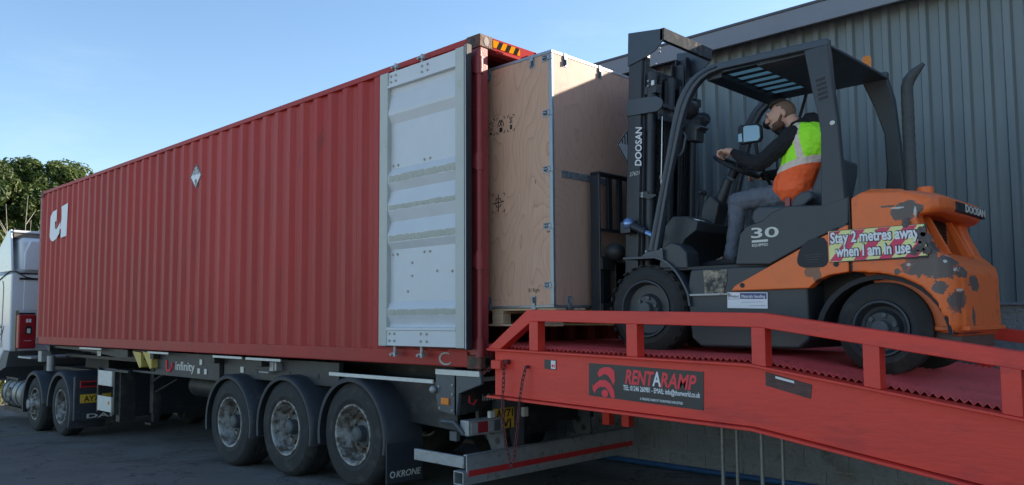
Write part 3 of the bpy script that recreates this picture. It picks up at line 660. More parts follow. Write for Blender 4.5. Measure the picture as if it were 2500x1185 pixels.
# ------------------------------------------------------------------ red loading ramp
r_ = thing('loading_ramp', (1.5, 1.1, .9), 'red steel loading ramp with railings, chains and a black sign, hooked onto the container', 'ramp')
def zr(x):      # top of the beam along the ramp
    return 1.330-.0205*(x-.14) if x < 2.47 else 1.282-.148*(x-2.47)
XE = 8.6
def beam(y0, y1, yf0, yf1):
    q = MB(); top = [(.14, zr(.14)), (2.47, zr(2.47)), (XE, zr(XE))]
    dpt = lambda x: .39 if x < 3 else .385
    bot = [(XE, max(zr(XE)-.385, -.09)), (2.47, zr(2.47)-.40), (.14, zr(.14)-.388)]
    q.prism([(a, b-.004) for a, b in top]+[(a, b+.004) for a, b in bot], 'y', y0, y1); part('side_beam', q, m_ramp, r_, bevel=.003)
    for nm, f, t in (('top_flange', lambda x: zr(x), .018), ('bottom_flange', lambda x: zr(x)-.388-(.012 if abs(x-2.47) < .01 else 0), .020)):
        q = MB(); X = [.085, 2.47, XE]
        pts = [(x, f(x)) for x in X]+[(x, f(x)-t) for x in X[::-1]]
        q.prism(pts, 'y', yf0, yf1); part(nm, q, m_ramp, r_, bevel=.005)
beam(.03, .06, -.02, .12); beam(2.24, 2.27, 2.18, 2.32)
def rail(y0, y1):
    t = .092
    q = MB()
    A = [(.10, 1.331), (.555, 1.646), (2.56, 1.602), (XE-.6, 1.602-.149*(XE-.6-2.56))]
    Bt = [(XE-.6, A[3][1]-t), (2.545, 1.602-t), (.60, 1.646-t), (.245, 1.325)]
    q.prism(A+Bt, 'y', y0, y1); part('handrail', q, m_ramp, r_, bevel=.006)
    for x in (.571, 1.518, 2.485, 3.172, 3.86, 4.6, 5.4, 6.2, 7.0):
        top = 1.646-.0218*(x-.555)-t+.001 if x < 2.5 else 1.602-.149*(x-2.56)-t+.004
        q = MB(); q.prism([(x, zr(x)+.001), (x+.094, zr(x+.094)+.001), (x+.094, top-.002*(1 if x < 2.5 else 7)), (x, top)], 'y', y0+.002, y1-.002); part('rail_post', q, m_ramp, r_, bevel=.005)
rail(-.018, .075); rail(2.215, 2.305)
# zigzag tread deck
q = MB(); n = 0; pl = []; x = -.30; sgn = 1
while x < XE-.1: pl.append((x, zr(max(x, .14))+.002+(.024 if n % 2 else 0))); x += .022; n += 1
a = [q.bm.verts.new((x, .084, z)) for x, z in pl]; b = [q.bm.verts.new((x, 2.205, z)) for x, z in pl]
for i in range(len(pl)-1): q.bm.faces.new((a[i], a[i+1], b[i+1], b[i]))
o = part('tread_deck', q, m_rampd, r_); s = o.modifiers.new("s", 'SOLIDIFY'); s.thickness = .003
q = MB(); X = [-.3, .14, 2.47, XE-.1]
q.prism([(x, zr(max(x, .14))-.024) for x in X]+[(x, zr(max(x, .14))-.034) for x in X[::-1]], 'y', .125, 2.175); part('deck_plate', q, m_rampd, r_)
q = MB()
for k in range(14):
    x = .3+k*.6; q.box(x, x+.05, .07, 2.23, zr(x+.03)-.14, zr(x+.03)-.038)
parts('cross_beam', q, m_rampd, r_)
# sign
sl = (.971, 0, -.029); SU = (.03, 0, 1)
q = MB(); q.prism([(1.142, 1.243), (2.113, 1.216), (2.107, .962), (1.139, 1.003)], 'y', .026, .030); sg = part('sign', q, m_black_sign, r_)
SY = .0255
text('headline', 'RENT', .140, m_signred, sg, (1.472, SY, 1.109), sl, SU, ext=.001, shear=.22, bold=.027, width=.248)
text('headline', 'A', .140, m_white, sg, (1.706, SY, 1.104), sl, SU, ext=.0014, shear=.05, bold=.022, width=.070)
text('headline', 'RAMP', .140, m_signred, sg, (1.772, SY, 1.100), sl, SU, ext=.001, shear=.22, bold=.024, width=.285)
text('small_lettering', 'TEL: 01246 260981 - EMAIL: info@thorworld.co.uk', .05, m_white, sg, (1.455, SY, 1.062), sl, SU, ext=.001, bold=.018, width=.63)
text('small_lettering', 'A TRADING NAME OF THORWORLD INDUSTRIES', .024, m_white, sg, (1.60, SY, 1.000), sl, SU, ext=.001, bold=.01, width=.35)
q = MB()    # helmet emblem (pixel polygon of the emblem mapped onto the sign)
def ep(u, v): return (1.139+(u-165)/(385-165)*.245*1.0, 1.243-(v-160)/(265)*.245)
for poly in ([(240,240),(262,205),(300,188),(345,188),(380,215),(384,290),(370,330),(355,290),(330,255),(300,240),(265,262),(255,270)],
             [(195,325),(205,345),(225,318),(262,292),(310,290),(350,320),(375,370),(380,425),(352,425),(335,380),(305,345),(262,345),(235,362),(212,400),(200,370)]):
    q.prism([ep(*p) for p in poly], 'y', SY-.0012, SY+.001)
q.prism([ep(300+27*math.cos(t), 395+30*math.sin(t)) for t in [i*math.pi/9 for i in range(18)]], 'y', SY-.0012, SY+.001)
part('emblem', q, m_signred, sg)
q = MB(); q.prism([(.695,1.255),(.818,1.252),(.818,1.178),(.695,1.183)], 'y', .026, .030); s2 = part('label_plate', q, m_black_sign, r_)
q = MB(); q.prism([(.765,1.249),(.812,1.248),(.812,1.184),(.765,1.186)], 'y', .0247, .026); part('label', q, m_white, s2)
q = MB(); q.box(.772, .790, .0238, .0247, 1.197, 1.218); q.box(.795, .806, .0238, .0247, 1.195, 1.22); part('label_print', q, m_signred, s2)
q = MB(); q.prism([(2.555,1.235),(2.85,1.170),(2.84,1.085),(2.553,1.150)], 'y', .026, .030); s3 = part('worn_plate', q, mat("worn_plate", (.085,.04,.035), .6, var=.6, scale=20, stretch=(1,1,6)), r_)
q = MB(); q.prism([(2.62,1.211),(2.74,1.186),(2.74,1.172),(2.62,1.197)], 'y', .0248, .026); part('label_print', q, m_white, s3)
# hook box, prop legs, lifting lug
q = MB(); q.box(.155, .265, -.035, .03, 1.165, 1.235); part('hook_box', q, m_ramp, r_, bevel=.005)
for x, y, t in ((1.10, 2.0, .018), (1.235, 2.02, .016), (1.487, 2.0, .018), (1.682, 2.0, .016)):
    q = MB(); q.tube([(x, y, -.095), (x, y, zr(x)-.04)], t, 12); part('prop_leg', q, m_galv, r_, smooth=True)
q = MB(); q.box(.30, .38, 1.25, 1.33, .60, 1.25); q.box(.52, .60, 1.25, 1.33, .60, 1.25); parts('drop_leg', q, m_ramp, r_, bevel=.004)
q = MB(); q.prism([(.78,.93),(.83,.93),(.82,.83),(.80,.80),(.785,.83)], 'y', 1.2, 1.23); part('lug', q, m_chas, r_)
def chain(path, pitch=.036, r=.0042, hw=.011):
    pts = [Vector(p) for p in path]; out = []; d = 0; L = [0]
    for a, b in zip(pts, pts[1:]): L.append(L[-1]+(b-a).length)
    q = MB(); s = 0; k = 0
    while s < L[-1]:
        for i in range(len(L)-1):
            if L[i] <= s <= L[i+1]: break
        t = (s-L[i])/max(1e-6, L[i+1]-L[i]); p = pts[i].lerp(pts[i+1], t); dr = (pts[i+1]-pts[i]).normalized()
        side = Vector((0,1,0)) if k % 2 else dr.cross(Vector((0,1,0))).normalized()
        side = (side+.25*Vector((random.uniform(-1,1), random.uniform(-1,1), random.uniform(-1,1)))).normalized(); side = (side-dr*side.dot(dr)).normalized()
        ring = []
        for e in range(12):
            a = 2*math.pi*e/12; c, sn = math.cos(a), math.sin(a); ring.append(p+dr*(c*hw+math.copysign(.012, c))+side*sn*hw)
        q.tube(ring, r, 5, closed=True); s += pitch; k += 1
    part('chain', q, m_chain, r_, smooth=True)
def cat(a, b, sag, n=12):
    return [(a[0]+(b[0]-a[0])*t, a[1]+(b[1]-a[1])*t, a[2]+(b[2]-a[2])*t-sag*4*t*(1-t)) for t in [i/n for i in range(n+1)]]
chain([(.305,-.03,1.22),(.302,-.035,1.05),(.285,-.03,.90),(.293,-.03,.70),(.325,-.03,.56),(.362,-.03,.44),(.378,-.032,.405),(.405,-.03,.45),(.435,-.03,.60),(.458,-.03,.75),(.478,-.03,.93),(.505,-.025,1.08),(.525,-.01,1.185)])
chain(cat((-.09,.02,1.17), (.16,-.02,1.195), .055))
q = MB(); q.lathe([(-.04,.001),(-.04,.018),(0,.02)], (.305,.03,1.225), 'y', 10); q.lathe([(-.04,.001),(-.04,.012),(0,.014)], (.525,.03,1.19), 'y', 10); parts('chain_anchor', q, m_chain, r_, smooth=True)

# ------------------------------------------------------------------ semi trailer
t_ = thing('semi_trailer', (-3, 1.2, 0), 'black skeletal container trailer with three axles and a steel rear bumper', 'trailer')
def tp(nm, box, m=m_chas, bevel=.006, parent=None, **k):
    q = MB(); q.box(*box); return part(nm, q, m, parent or t_, bevel=bevel, **k)
for y0 in (.72, 1.60):
    q = MB(); q.prism([(-11.9, 1.135), (-.35, 1.135), (-.35, .86), (-7.2, .78), (-7.9, .80), (-8.7, .97), (-11.9, 1.0)], 'y', y0, y0+.12); part('main_beam', q, m_chas, t_, bevel=.006)
q = MB(); q.prism([(-11.75, 1.14), (-8.2, 1.14), (-7.0, 1.14), (-7.0, 1.0), (-8.4, 1.0), (-8.9, 1.035), (-9.9, 1.075), (-11.75, 1.10)], 'y', .12, .20); part('side_frame', q, m_chas, t_, bevel=.005)
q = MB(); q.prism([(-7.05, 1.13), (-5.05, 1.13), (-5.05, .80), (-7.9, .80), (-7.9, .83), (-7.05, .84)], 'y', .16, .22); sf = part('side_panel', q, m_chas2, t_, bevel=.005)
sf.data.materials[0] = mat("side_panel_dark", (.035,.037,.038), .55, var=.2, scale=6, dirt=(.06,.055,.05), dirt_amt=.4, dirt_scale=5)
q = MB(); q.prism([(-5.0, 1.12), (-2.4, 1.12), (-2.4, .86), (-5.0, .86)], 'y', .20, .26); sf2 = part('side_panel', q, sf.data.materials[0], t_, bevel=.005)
q = MB(); q.prism([(-2.35, 1.00), (-.63, .985), (-.63, .55), (-2.35, .62)], 'y', .30, .35); part('side_panel', q, m_chas, t_, bevel=.005)
q = MB(); q.box(-11.9, -.3, .45, 2.0, .92, .97); part('under_tray', q, m_chas, t_)
for k, x in enumerate((-11.6, -7.9, -6.95, -5.05, -3.85, -.45)):
    q = MB(); q.box(x-.06, x+.06, .06, WC-.06, 1.03, 1.14); part('bolster', q, m_chas, t_, bevel=.006)
# reflective marker strips
for (x0, x1, z, y) in ((-9.85, -8.85, 1.135, -.0), (-7.0, -6.3, 1.132, .0), (-4.95, -4.2, 1.130, .0), (-4.1, -3.3, 1.128, .0)):
    tp('marker_strip', (x0, x1, y+.02, y+.035, z-.02, z+.008), m_refl, .001)
tp('marker_strip', (-2.30, -.64, .01, .03, 1.00, 1.035), m_refl, .002)
# lettering on the panel
lg = text('lettering', 'infinity', .17, m_refl, sf, (-6.36, .158, .895), (1,0,0), (0,0,1), ext=.002, bold=.012, width=.60)
q = MB(); q.tube([(-6.64,.155,1.02),(-6.64,.155,.90),(-6.60,.155,.87),(-6.52,.155,.875),(-6.46,.155,.92),(-6.455,.155,.99)], .018, 6); part('emblem', q, m_signred, sf, smooth=True)
for x, z in ((-5.60, .99), (-5.66, .87), (-5.46, .87)): tp('label', (x, x+.07, .150, .158, z, z+.07), m_refl, .0, sf)
tp('label', (-4.55, -4.47, .190, .199, .93, 1.0), m_refl, 0, sf2); 
for x in (-4.15, -3.4, -2.8): 
    q = MB(); q.disc((x, .195, .96), .028, 'y', .006, 14); parts('bolt_hole', q, m_blk, sf2)
q = MB(); q.disc((-4.02, .17, 1.06), .022, 'y', .03, 12); part('side_lamp', q, m_glass_or, t_, smooth=True)
q = MB(); q.box(-3.75, -3.66, .14, .19, .98, 1.09); q.tube([(-3.95,.12,.965),(-3.72,.12,.965)], .012, 8); q.box(-3.60, -3.56, .12, .2, .99, 1.09); parts('lock_handle', q, m_galv, t_, bevel=.004)
tag_p = tp('number_tag', (-9.28, -9.12, .112, .119, 1.015, 1.085), m_refl, 0)
text('lettering', 'ICL29', .05, m_blk, tag_p, (-9.27, .111, 1.032), (1,0,0), (0,0,1), ext=.001, width=.13)
# yellow wheel chocks
for x in (-7.70, -7.32):
    q = MB(); q.prism([(x, 1.13), (x+.33, 1.11), (x+.35, .90), (x+.29, .88)], 'y', .07, .20); part('wheel_chock', q, m_yel, t_, bevel=.008)
q = MB()
for x in (-7.20, -7.08): q.box(x, x+.05, .062, .07, .93, 1.06)
q.bm.free()
# front side guard: frame with two reflective boards
q = MB(); q.box(-9.03, -8.97, .04, .10, .13, .83); q.box(-8.34, -8.28, .04, .32, .13, .83); q.box(-9.03, -8.28, .10, .13, .78, .83); q.box(-8.30, -7.75, .04, .09, .79, .83); sgd = part('side_guard', q, m_chas, t_, bevel=.006)
for z0 in (.16, .56): 
    o = tp('marker_board', (-8.96, -8.38, .03, .06, z0, z0+.235), m_refl, .006, sgd)
q = MB(); q.disc((-8.47, .025, .30), .03, 'y', .01, 12); part('side_lamp', q, m_glass_or, sgd)
q = MB(); q.box(-8.36, -8.20, .10, .34, .02, .83); part('guard_return', q, m_chas, sgd, bevel=.01)
# landing legs
for y in (.45, 1.9):
    q = MB(); q.box(-7.95, -7.82, y, y+.13, .15, 1.0); q.box(-7.93, -7.84, y+.02, y+.11, .02, .15); q.box(-8.0, -7.77, y-.05, y+.18, -.02, .02); part('landing_leg', q, m_chas, t_, bevel=.006)
q = MB(); q.tube([(-7.88,.45,.62),(-7.2,.6,.95)], .025, 8); q.tube([(-7.6,.4,.5),(-6.9,.42,.72)], .012, 8); part('leg_brace', q, m_chas, t_, smooth=True)
q = MB(); q.lathe([(0,.001),(0,.16),(1.1,.16),(1.1,.001)], (-6.9, .75, .62), 'x', 20); part('air_tank', q, m_chas, t_, smooth=True)
AX = (-4.49, -3.19, -1.90)
for i, x in enumerate(AX):
    zc = gz(x)+.532
    for y, f in ((.03, 1), (WC-.03-.385, 1)):
        wt = wheel_parts('wheel', t_, (x, y, zc), .535, .385, .295, 'dish')
    q = MB(); q.tube([(x,.3,zc),(x,WC-.3,zc)], .065, 12); part('axle', q, m_chas, t_, smooth=True)
    q = MB(); q.lathe([(0,.09),(0,.14),(.25,.14),(.25,.09)], (x+.3, .9, zc+.12), 'z', 14); q.box(x-.35, x+.4, .8, .9, zc+.05, zc+.16); part('air_spring', q, m_chas, t_)
    # mudguard: arch strip with a rolled outer lip
    def arch(y0, y1):
        q = MB(); Ro = .60; ring = []; zc2 = zc-.02
        for k in range(27):
            a = R(-12+204*k/26); rr = Ro*(1 if True else 1); cx_ = x+rr*math.cos(a)*1.0; cz_ = zc2+rr*math.sin(a)
            cx2 = x+(rr-.055)*math.cos(a); cz2 = zc2+(rr-.055)*math.sin(a); cx3 = x+(rr-.02)*math.cos(a); cz3 = zc2+(rr-.02)*math.sin(a)
            ring.append([(cx2, y0+.004, cz2), (cx3, y0, cz3), (cx_, y0+.03, cz_), (cx_, y1, cz_), (cx2+.01*math.cos(a), y1, cz2+.01*math.sin(a)), (cx2+.01*math.cos(a), y0+.02, cz2+.01*math.sin(a))])
        q.loft(ring); return q
    for y0, y1 in ((-.005, .44), (WC-.44, WC+.005)):
        o = part('mudguard', arch(y0, y1), m_plas, t_, smooth=True, auto=40)
    q = MB(); q.sph((x+.30, .25, zc+.53), .012, 8); q.sph((x+.12, .30, zc+.60), .012, 8); q.bm.free()
# mudflap behind the last wheel
q = MB(); q.box(-1.31, -1.295, .0, .44, .02, .40); mf = part('mud_flap', q, m_plas, t_, bevel=.003)
text('lettering', 'KRONE', .085, m_refl, mf, (-1.2935, .115, .075), (0,1,0), (0,0,1), ext=.002, bold=.015, shear=.2, width=.30)
q = MB(); q.lathe([(0,.020),(0,.032),(.002,.032),(.002,.020)], (-1.294, .07, .105), 'x', 16); part('emblem', q, m_refl, mf)
# rear corner box
q = MB(); q.prism([(-.60,1.135),(-.02,1.135),(-.02,1.02),(-.30,.93),(-.33,.735),(-.575,.765),(-.62,.95)], 'y', .02, .06); cb = part('corner_box', q, m_chas2, t_, bevel=.008)
q = MB(); q.prism([(.02,1.135),(.62,1.135),(.62,.93),(.30,.76),(.02,.735)], 'x', -.36, -.33); part('box_panel', q, m_chas, cb, bevel=.004)
q = MB(); q.box(-.60, -.03, .008, .020, 1.085, 1.132); part('marker_strip', q, m_refl, cb, bevel=.003)
q = MB(); q.box(-.52, -.42, .004, .020, .825, .885); part('side_lamp', q, m_glass_or, cb, bevel=.004)
q = MB()
for bx, bz in ((-.56,.98),(-.55,.79),(-.38,.92),(-.38,.78),(-.38,1.0)): q.lathe([(-.01,.001),(-.01,.01),(0,.012)], (bx,.02,bz), 'y', 8)
q.sph((-.62,.0,.95), .035, 10); parts('bolt', q, m_galv, cb, smooth=True)
q = MB(); q.box(-.32, -.28, .16, .60, 1.02, 1.06); part('edge_strip', q, m_refl, t_, bevel=.003)
text('lettering', 'infinity', .085, m_refl, cb, (-.329, .33, .845), (0,1,0), (0,0,1), ext=.001, width=.22)
q = MB(); q.tube([(-.328,.17,.90),(-.328,.17,.84),(-.328,.22,.82),(-.328,.26,.86)], .008, 6); part('emblem', q, m_signred, cb)
# lamp unit
q = MB(); q.box(-.33, -.22, .06, .48, .565, .70); lu = part('rear_lamp', q, m_galv, t_, bevel=.01)
for (y0, y1, m_) in ((.085,.165,m_glass_cl),(.17,.29,m_glass_rd),(.295,.365,m_glass_cl),(.37,.44,m_chas2)):
    q = MB(); q.box(-.22, -.212, y0, y1, .585, .68); part('lens', q, m_, lu, bevel=.003)
q = MB(); q.tube([(-.50,.0,.68),(-.36,.02,.68),(-.28,.06,.58)], .022, 8); q.box(-.42,-.33,.02,.06,.52,.60); part('lamp_bracket', q, m_chas2, t_, smooth=True)
for y in (.52, 1.75):
    q = MB(); q.prism([(-.75,1.0),(-.28,1.0),(-.24,.40),(-.40,.36)], 'y', y, y+.03); br = part('bumper_bracket', q, m_chas2, t_, bevel=.004)
    q = MB(); q.disc((-.40,y-.003,.55), .035, 'y', .002, 12); q.disc((-.33,y-.003,.47), .03, 'y', .002, 12); parts('bolt_hole', q, m_blk, br)
q = MB(); q.prism([(.50,.95),(.80,.95),(.80,.40),(.66,.40)], 'x', -.28, -.26); part('bumper_bracket', q, m_chas2, t_, bevel=.004)
# bumper: galvanised top angle, tube, red tape
q = MB(); q.box(-.20, -.185, .01, 2.40, .255, .415); q.box(-.23, -.185, .01, 2.40, .405, .42); bu = part('bumper', q, m_galv, t_, bevel=.003)
q = MB()
for a in ((-.315,-.20,-.03,2.40,.165,.177),(-.315,-.20,-.03,2.40,.268,.280),(-.315,-.303,-.03,2.40,.177,.268),(-.20,-.188,-.03,2.40,.165,.275)): q.box(*a)
part('bumper_tube', q, m_galv, bu, bevel=.003)
q = MB(); q.box(-.187, -.1815, .03, 2.38, .235, .285); part('reflective_tape', q, m_redtape, bu)
q = MB(); q.box(-.90, -.23, .01, .05, .30, .40); part('bumper_arm', q, m_galv, bu, bevel=.006)
# plate
q = MB(); q.box(-.06, -.052, .40, .66, .585, .77); pl_ = part('number_plate', q, m_plate, t_, bevel=.003)
pl_.data.transform(Matrix.Translation((-.2, .0, .0)))
text('lettering', 'AY71', .10, m_blk, pl_, (-.250, .425, .69), (0,1,0), (0,0,1), ext=.002, bold=.02, width=.215)
text('lettering', '7VJ', .10, m_blk, pl_, (-.250, .445, .60), (0,1,0), (0,0,1), ext=.002, bold=.02, width=.17)
for y in (.33, .76):
    q = MB(); q.box(-.27, -.23, y, y+.07, .67, .76); part('plate_lamp', q, m_refl, t_, bevel=.01)
q = MB(); q.box(-.44, -.40, .35, 2.0, .55, .98); part('rear_panel', q, m_chas, t_)

# ------------------------------------------------------------------ tractor unit
u_ = thing('lorry_tractor', (-13, 1.2, -.4), 'white lorry tractor unit with a red extinguisher box, coupled ahead of the trailer', 'lorry')
g0 = lambda x: gz(x)
for x, kd in ((-12.02, 'hub'), (-10.56, 'dish'), (-16.2, 'hub')):
    for y in (-.02, WC+.02-.30):
        wheel_parts('wheel', u_, (x, y, g0(x)+.502), .505, .30, .285, kd)
    if x > -14:
        q = MB(); q.tube([(x,.2,g0(x)+.5),(x,WC-.2,g0(x)+.5)], .07, 10); part('axle', q, m_chas, u_)
for x in (-12.05, -10.58):
    zc = g0(x)+.47
    for y0, y1 in ((-.06, .52), (WC-.52, WC+.06)):
        q = MB(); ring = []
        a0, a1 = (8, 195) if x < -11 else (-28, 180)
        for k in range(25):
            a = R(a0+(a1-a0)*k/24); Ro = .64; c, s_ = math.cos(a), math.sin(a)
            if k > 0 and False: pass
            ring.append([(x+(Ro-.07)*c, y0+.004, zc+(Ro-.07)*s_), (x+(Ro-.02)*c, y0, zc+(Ro-.02)*s_), (x+Ro*c, y0+.03, zc+Ro*s_), (x+Ro*c, y1, zc+Ro*s_), (x+(Ro-.03)*c, y1, zc+(Ro-.03)*s_)])
        q.loft(ring); part('mudguard', q, m_plas, u_, smooth=True, auto=40)
# rear valance with tail lamps and plate
zv = g0(-9.9)
q = MB(); q.box(-9.93, -9.86, -.03, 2.45, zv+.28, zv+1.02); vl = part('rear_valance', q, m_plas, u_, bevel=.02)
q = MB(); q.box(-9.86, -9.845, .05, .42, .465, .565); tl = part('tail_lamp', q, m_glass_rd, u_, bevel=.012)
q = MB(); q.box(-9.845, -9.838, .09, .38, .495, .535); part('lens', q, m_blk, tl, bevel=.01)
q = MB(); q.tube([(-9.84,.055,.47),(-9.84,.055,.56),(-9.84,.415,.56),(-9.84,.415,.47)], .010, 6, closed=True); part('lamp_ring', q, mat("lit_red_lens", (.6,.03,.04), .3), tl)
q = MB(); q.box(-9.86, -9.852, .06, .56, .20, .345); np_ = part('number_plate', q, m_plate, u_, bevel=.004)
text('lettering', 'AY71 KBX'[:4], .13, m_blk, np_, (-9.850, .12, .225), (0,1,0), (0,0,1), ext=.002, bold=.02, width=.26)
q = MB(); q.box(-9.92, -9.85, .10, 2.3, -.10, .05); fl_ = part('mud_bar', q, m_plas, u_, bevel=.01)
text('lettering', 'DAF', .10, m_refl, fl_, (-9.848, .17, -.055), (0,1,0), (0,0,1), ext=.004, bold=.02, width=.48)
# chassis, catwalk, coupling
for y0 in (.85, 1.5):
    q = MB(); q.box(-17.5, -9.9, y0, y0+.09, .35, .62); part('chassis_rail', q, m_chas, u_)
q = MB(); q.box(-13.4, -12.55, .03, 1.9, .86, .90); part('catwalk', q, m_galv, u_, bevel=.005)
q = MB(); q.disc((-11.3, 1.22, .90), .5, 'z', .10, 24); q.box(-11.9,-10.7,.8,1.65,.62,.9); part('coupling_plate', q, m_chas, u_)
q = MB(); q.box(-12.35, -12.15, .10, .26, .82, 1.02); q.tube([(-11.85,.18,.66),(-11.85,.18,.94)], .07, 14); parts('side_bracket', q, m_galv, u_, smooth=True)
q = MB(); q.box(-13.6, -10.0, .55, 1.9, .55, .70); part('deck_plate', q, m_chas, u_)
# air tank with bands (cylinder along the chassis)
q = MB(); prof = [(0,.001),(0,.20),(.04,.27),(.10,.295),(1.25,.295),(1.31,.27),(1.35,.20),(1.35,.001)]
q.lathe(prof, (-14.35, .27, .14), 'x', 32); ft = part('fuel_tank', q, mat("tank_beige", (.26,.26,.23), .45, .3, var=.15, scale=6, dirt=(.12,.11,.09), dirt_amt=.4), u_, smooth=True)
q = MB()
for x in (-14.22, -13.95, -13.58, -13.25): q.lathe([(0,.29),(0,.306),(.05,.306),(.05,.29)], (x, .27, .14), 'x', 32)
q.box(-13.86,-13.62,-.03,-.02,.0,.10); q.box(-13.86,-13.62,-.03,-.02,.16,.28); parts('tank_strap', q, m_hubg, ft)
q = MB(); q.box(-14.5, -12.7, .10, .30, -.24, -.14); q.box(-14.2,-13.4,.05,.2,.42,.46); part('tank_bracket', q, m_chas, u_)
# cab body
q = MB()
CW0, CW1 = -.06, 2.50; XB = -13.70
q.prism([(XB, .98), (XB, 2.56), (-15.8, 2.56), (-16.15, 2.2), (-16.3, 1.2), (-16.2, .45), (-15.4, .30), (-14.4, .75), (-14.1, .98)], 'y', CW0, CW1); cb_ = part('cab', q, m_cab, u_, bevel=.035, segs=3)
q = MB(); q.prism([(XB-.05,.98),(XB-.25,.66),(-15.5,.3),(-15.5,.6),(-14.4,.98)], 'y', CW0+.02, CW1-.02); part('cab_skirt', q, m_cabs, u_, bevel=.01)
# pressed panels and seam on the cab back wall
q = MB()
for y in (.17, .62, 1.07): q.box(XB-.001, XB+.014, y, y+.32, 1.80, 2.42)
q.box(XB-.001, XB+.010, .10, 1.6, 1.15, 1.62); parts('pressed_panel', q, m_cab, cb_, bevel=.012, segs=3)
q = MB(); q.box(XB, XB+.02, .05, 2.4, 2.545, 2.57); q.box(XB, XB+.03, .08, .5, 2.43, 2.47); q.box(XB,XB+.05,.10,.38,1.66,1.76); part('rubber_seam', q, m_rub, cb_)
q = MB(); q.tube([(-14.9,CW0-.005,2.36),(-14.3,CW0-.008,2.50),(XB-.05,CW0-.008,2.60),(XB+.02,0,2.60),(XB+.03,.2,2.48),(XB+.03,.34,2.46)], .012, 6); part('cable', q, m_rub, cb_, smooth=True)
# high roof with hollow rear collar
q = MB(); q.prism([(XB-.05, 2.57), (XB-.05, 3.28), (-14.1, 3.36), (-15.1, 3.05), (-15.75, 2.57)], 'y', CW0+.14, CW1-.14, mapb=None); rf = part('high_roof', q, m_cab, cb_, bevel=.10, segs=4)
q = MB()
for (y0, y1) in ((CW0, CW0+.045), (CW1-.045, CW1)): q.prism([(XB-.02, 2.60), (XB-.20, 3.43), (-13.92, 3.47), (-14.10, 3.44), (-14.70, 3.12), (-14.95, 2.60)], 'y', y0, y1)
q.prism([(XB-.17, 3.40), (XB-.17, 3.455), (-14.10, 3.45), (-14.65, 3.15), (-14.60,3.10), (-14.08,3.41)], 'y', CW0+.045, CW1-.045); part('wind_collar', q, m_cab, cb_, bevel=.015)
q = MB(); q.box(XB-.20, XB-.17, CW0+.06, CW1-.06, 3.30, 3.385); part('collar_brace', q, mat("collar_brace_brown", (.16,.14,.12), .7), cb_)
q = MB(); q.prism([(.16, 3.0), (.26, 3.24), (.44, 3.24), (.50, 2.62), (.14, 2.62)], 'x', XB-.06, XB+.04); part('roof_moulding', q, m_cab, cb_, bevel=.03, segs=3)
text('lettering', 'infinity', .42, m_blk, cb_, (-15.42, CW0-.001, 1.30), (1,0,0), (0,0,1), ext=.004, width=1.35, shear=.1)
q = MB(); q.tube([(-14.25,CW0-.004,1.05),(-14.22,CW0-.004,2.30),(-14.30,CW0-.004,2.42)], .006, 5); part('door_seam', q, m_rub, cb_)
# extinguisher box
q = MB(); q.box(-13.40, -13.24, -.02, .30, 1.04, 1.72); eb = part('extinguisher_box', q, m_bred, u_, bevel=.03, segs=3)
q = MB(); q.prism([(.10,1.33),(.10,1.46),(.13,1.50),(.19,1.50),(.22,1.46),(.22,1.33)], 'x', -13.24, -13.232); hd = part('handle_recess', q, m_rub, eb)
q = MB(); q.box(-13.232, -13.226, .13, .19, 1.35, 1.44); part('handle', q, m_refl, eb)
q = MB(); q.box(-13.24, -13.234, .11, .15, 1.56, 1.63); q.box(-13.24, -13.234, .16, .20, 1.56, 1.63); q.box(-13.24, -13.234, .08, .21, 1.195, 1.202); part('symbol', q, m_white, eb)
q = MB(); q.box(-13.50, -13.40, -.03, .02, 1.0, 1.80); part('box_post', q, mat("olive_post", (.20,.17,.10), .7), u_)

# ------------------------------------------------------------------ forklift
f_ = thing('forklift_truck', (2.2, 1.05, 1.28), 'orange and dark grey forklift truck with battered counterweight, standing on the ramp', 'forklift')
F0, F1 = .50, 1.56
def fp(nm, pts, a, b, m=m_dk, bevel=.008, parent=None, **k):
    q = MB(); q.prism(pts, 'y', a, b); return part(nm, q, m, parent or f_, bevel=bevel, **k)
def fb(nm, box, m=m_dk, bevel=.005, parent=None, **k):
    q = MB(); q.box(*box); return part(nm, q, m, parent or f_, bevel=bevel, **k)
hull = [(1.72,1.42),(1.70,1.62),(1.69,1.76),(1.69,1.80),(1.72,1.935),(2.12,1.94),(2.37,1.93),(2.62,1.80),(2.62,1.42),(2.55,1.36),(1.80,1.36)]
hl = fp('hull', hull, F0+.02, F1-.02, m_dk, .02)
fb('inner_frame', (1.0, 3.2, .78, 1.28, 1.45, 1.90), m_chas)
fb('step_tread', (1.72, 2.05, F0+.0, F0+.03, 1.735, 1.75), m_galv, .002, hl)
q = MB(); q.prism([(1.835,1.922),(2.024,1.920),(2.03,1.86),(2.012,1.796),(1.998,1.745),(1.955,1.745),(1.95,1.757),(1.935,1.762),(1.92,1.757),(1.915,1.744),(1.844,1.748)], 'y', F0+.015, F0+.022); part('worn_step_plate', q, m_worn, hl)
fp('side_panel', [(2.104,1.948),(2.146,2.164),(2.198,2.216),(2.323,2.248),(2.395,2.299),(2.5,2.331),(2.755,2.313),(2.925,2.353),(2.915,2.171),(2.72,2.098),(2.368,1.935)], F0-.004, F0+.10, m_dk, .012)
fp('side_panel', [(2.104,1.948),(2.146,2.164),(2.198,2.216),(2.323,2.248),(2.395,2.299),(2.5,2.331),(2.755,2.313),(2.925,2.353),(2.915,2.171),(2.72,2.098),(2.368,1.935)], F1-.10, F1+.004, m_dk, .012)
fb('engine_cover', (2.30, 2.92, F0+.10, F1-.10, 1.95, 2.30), m_dk, .02)
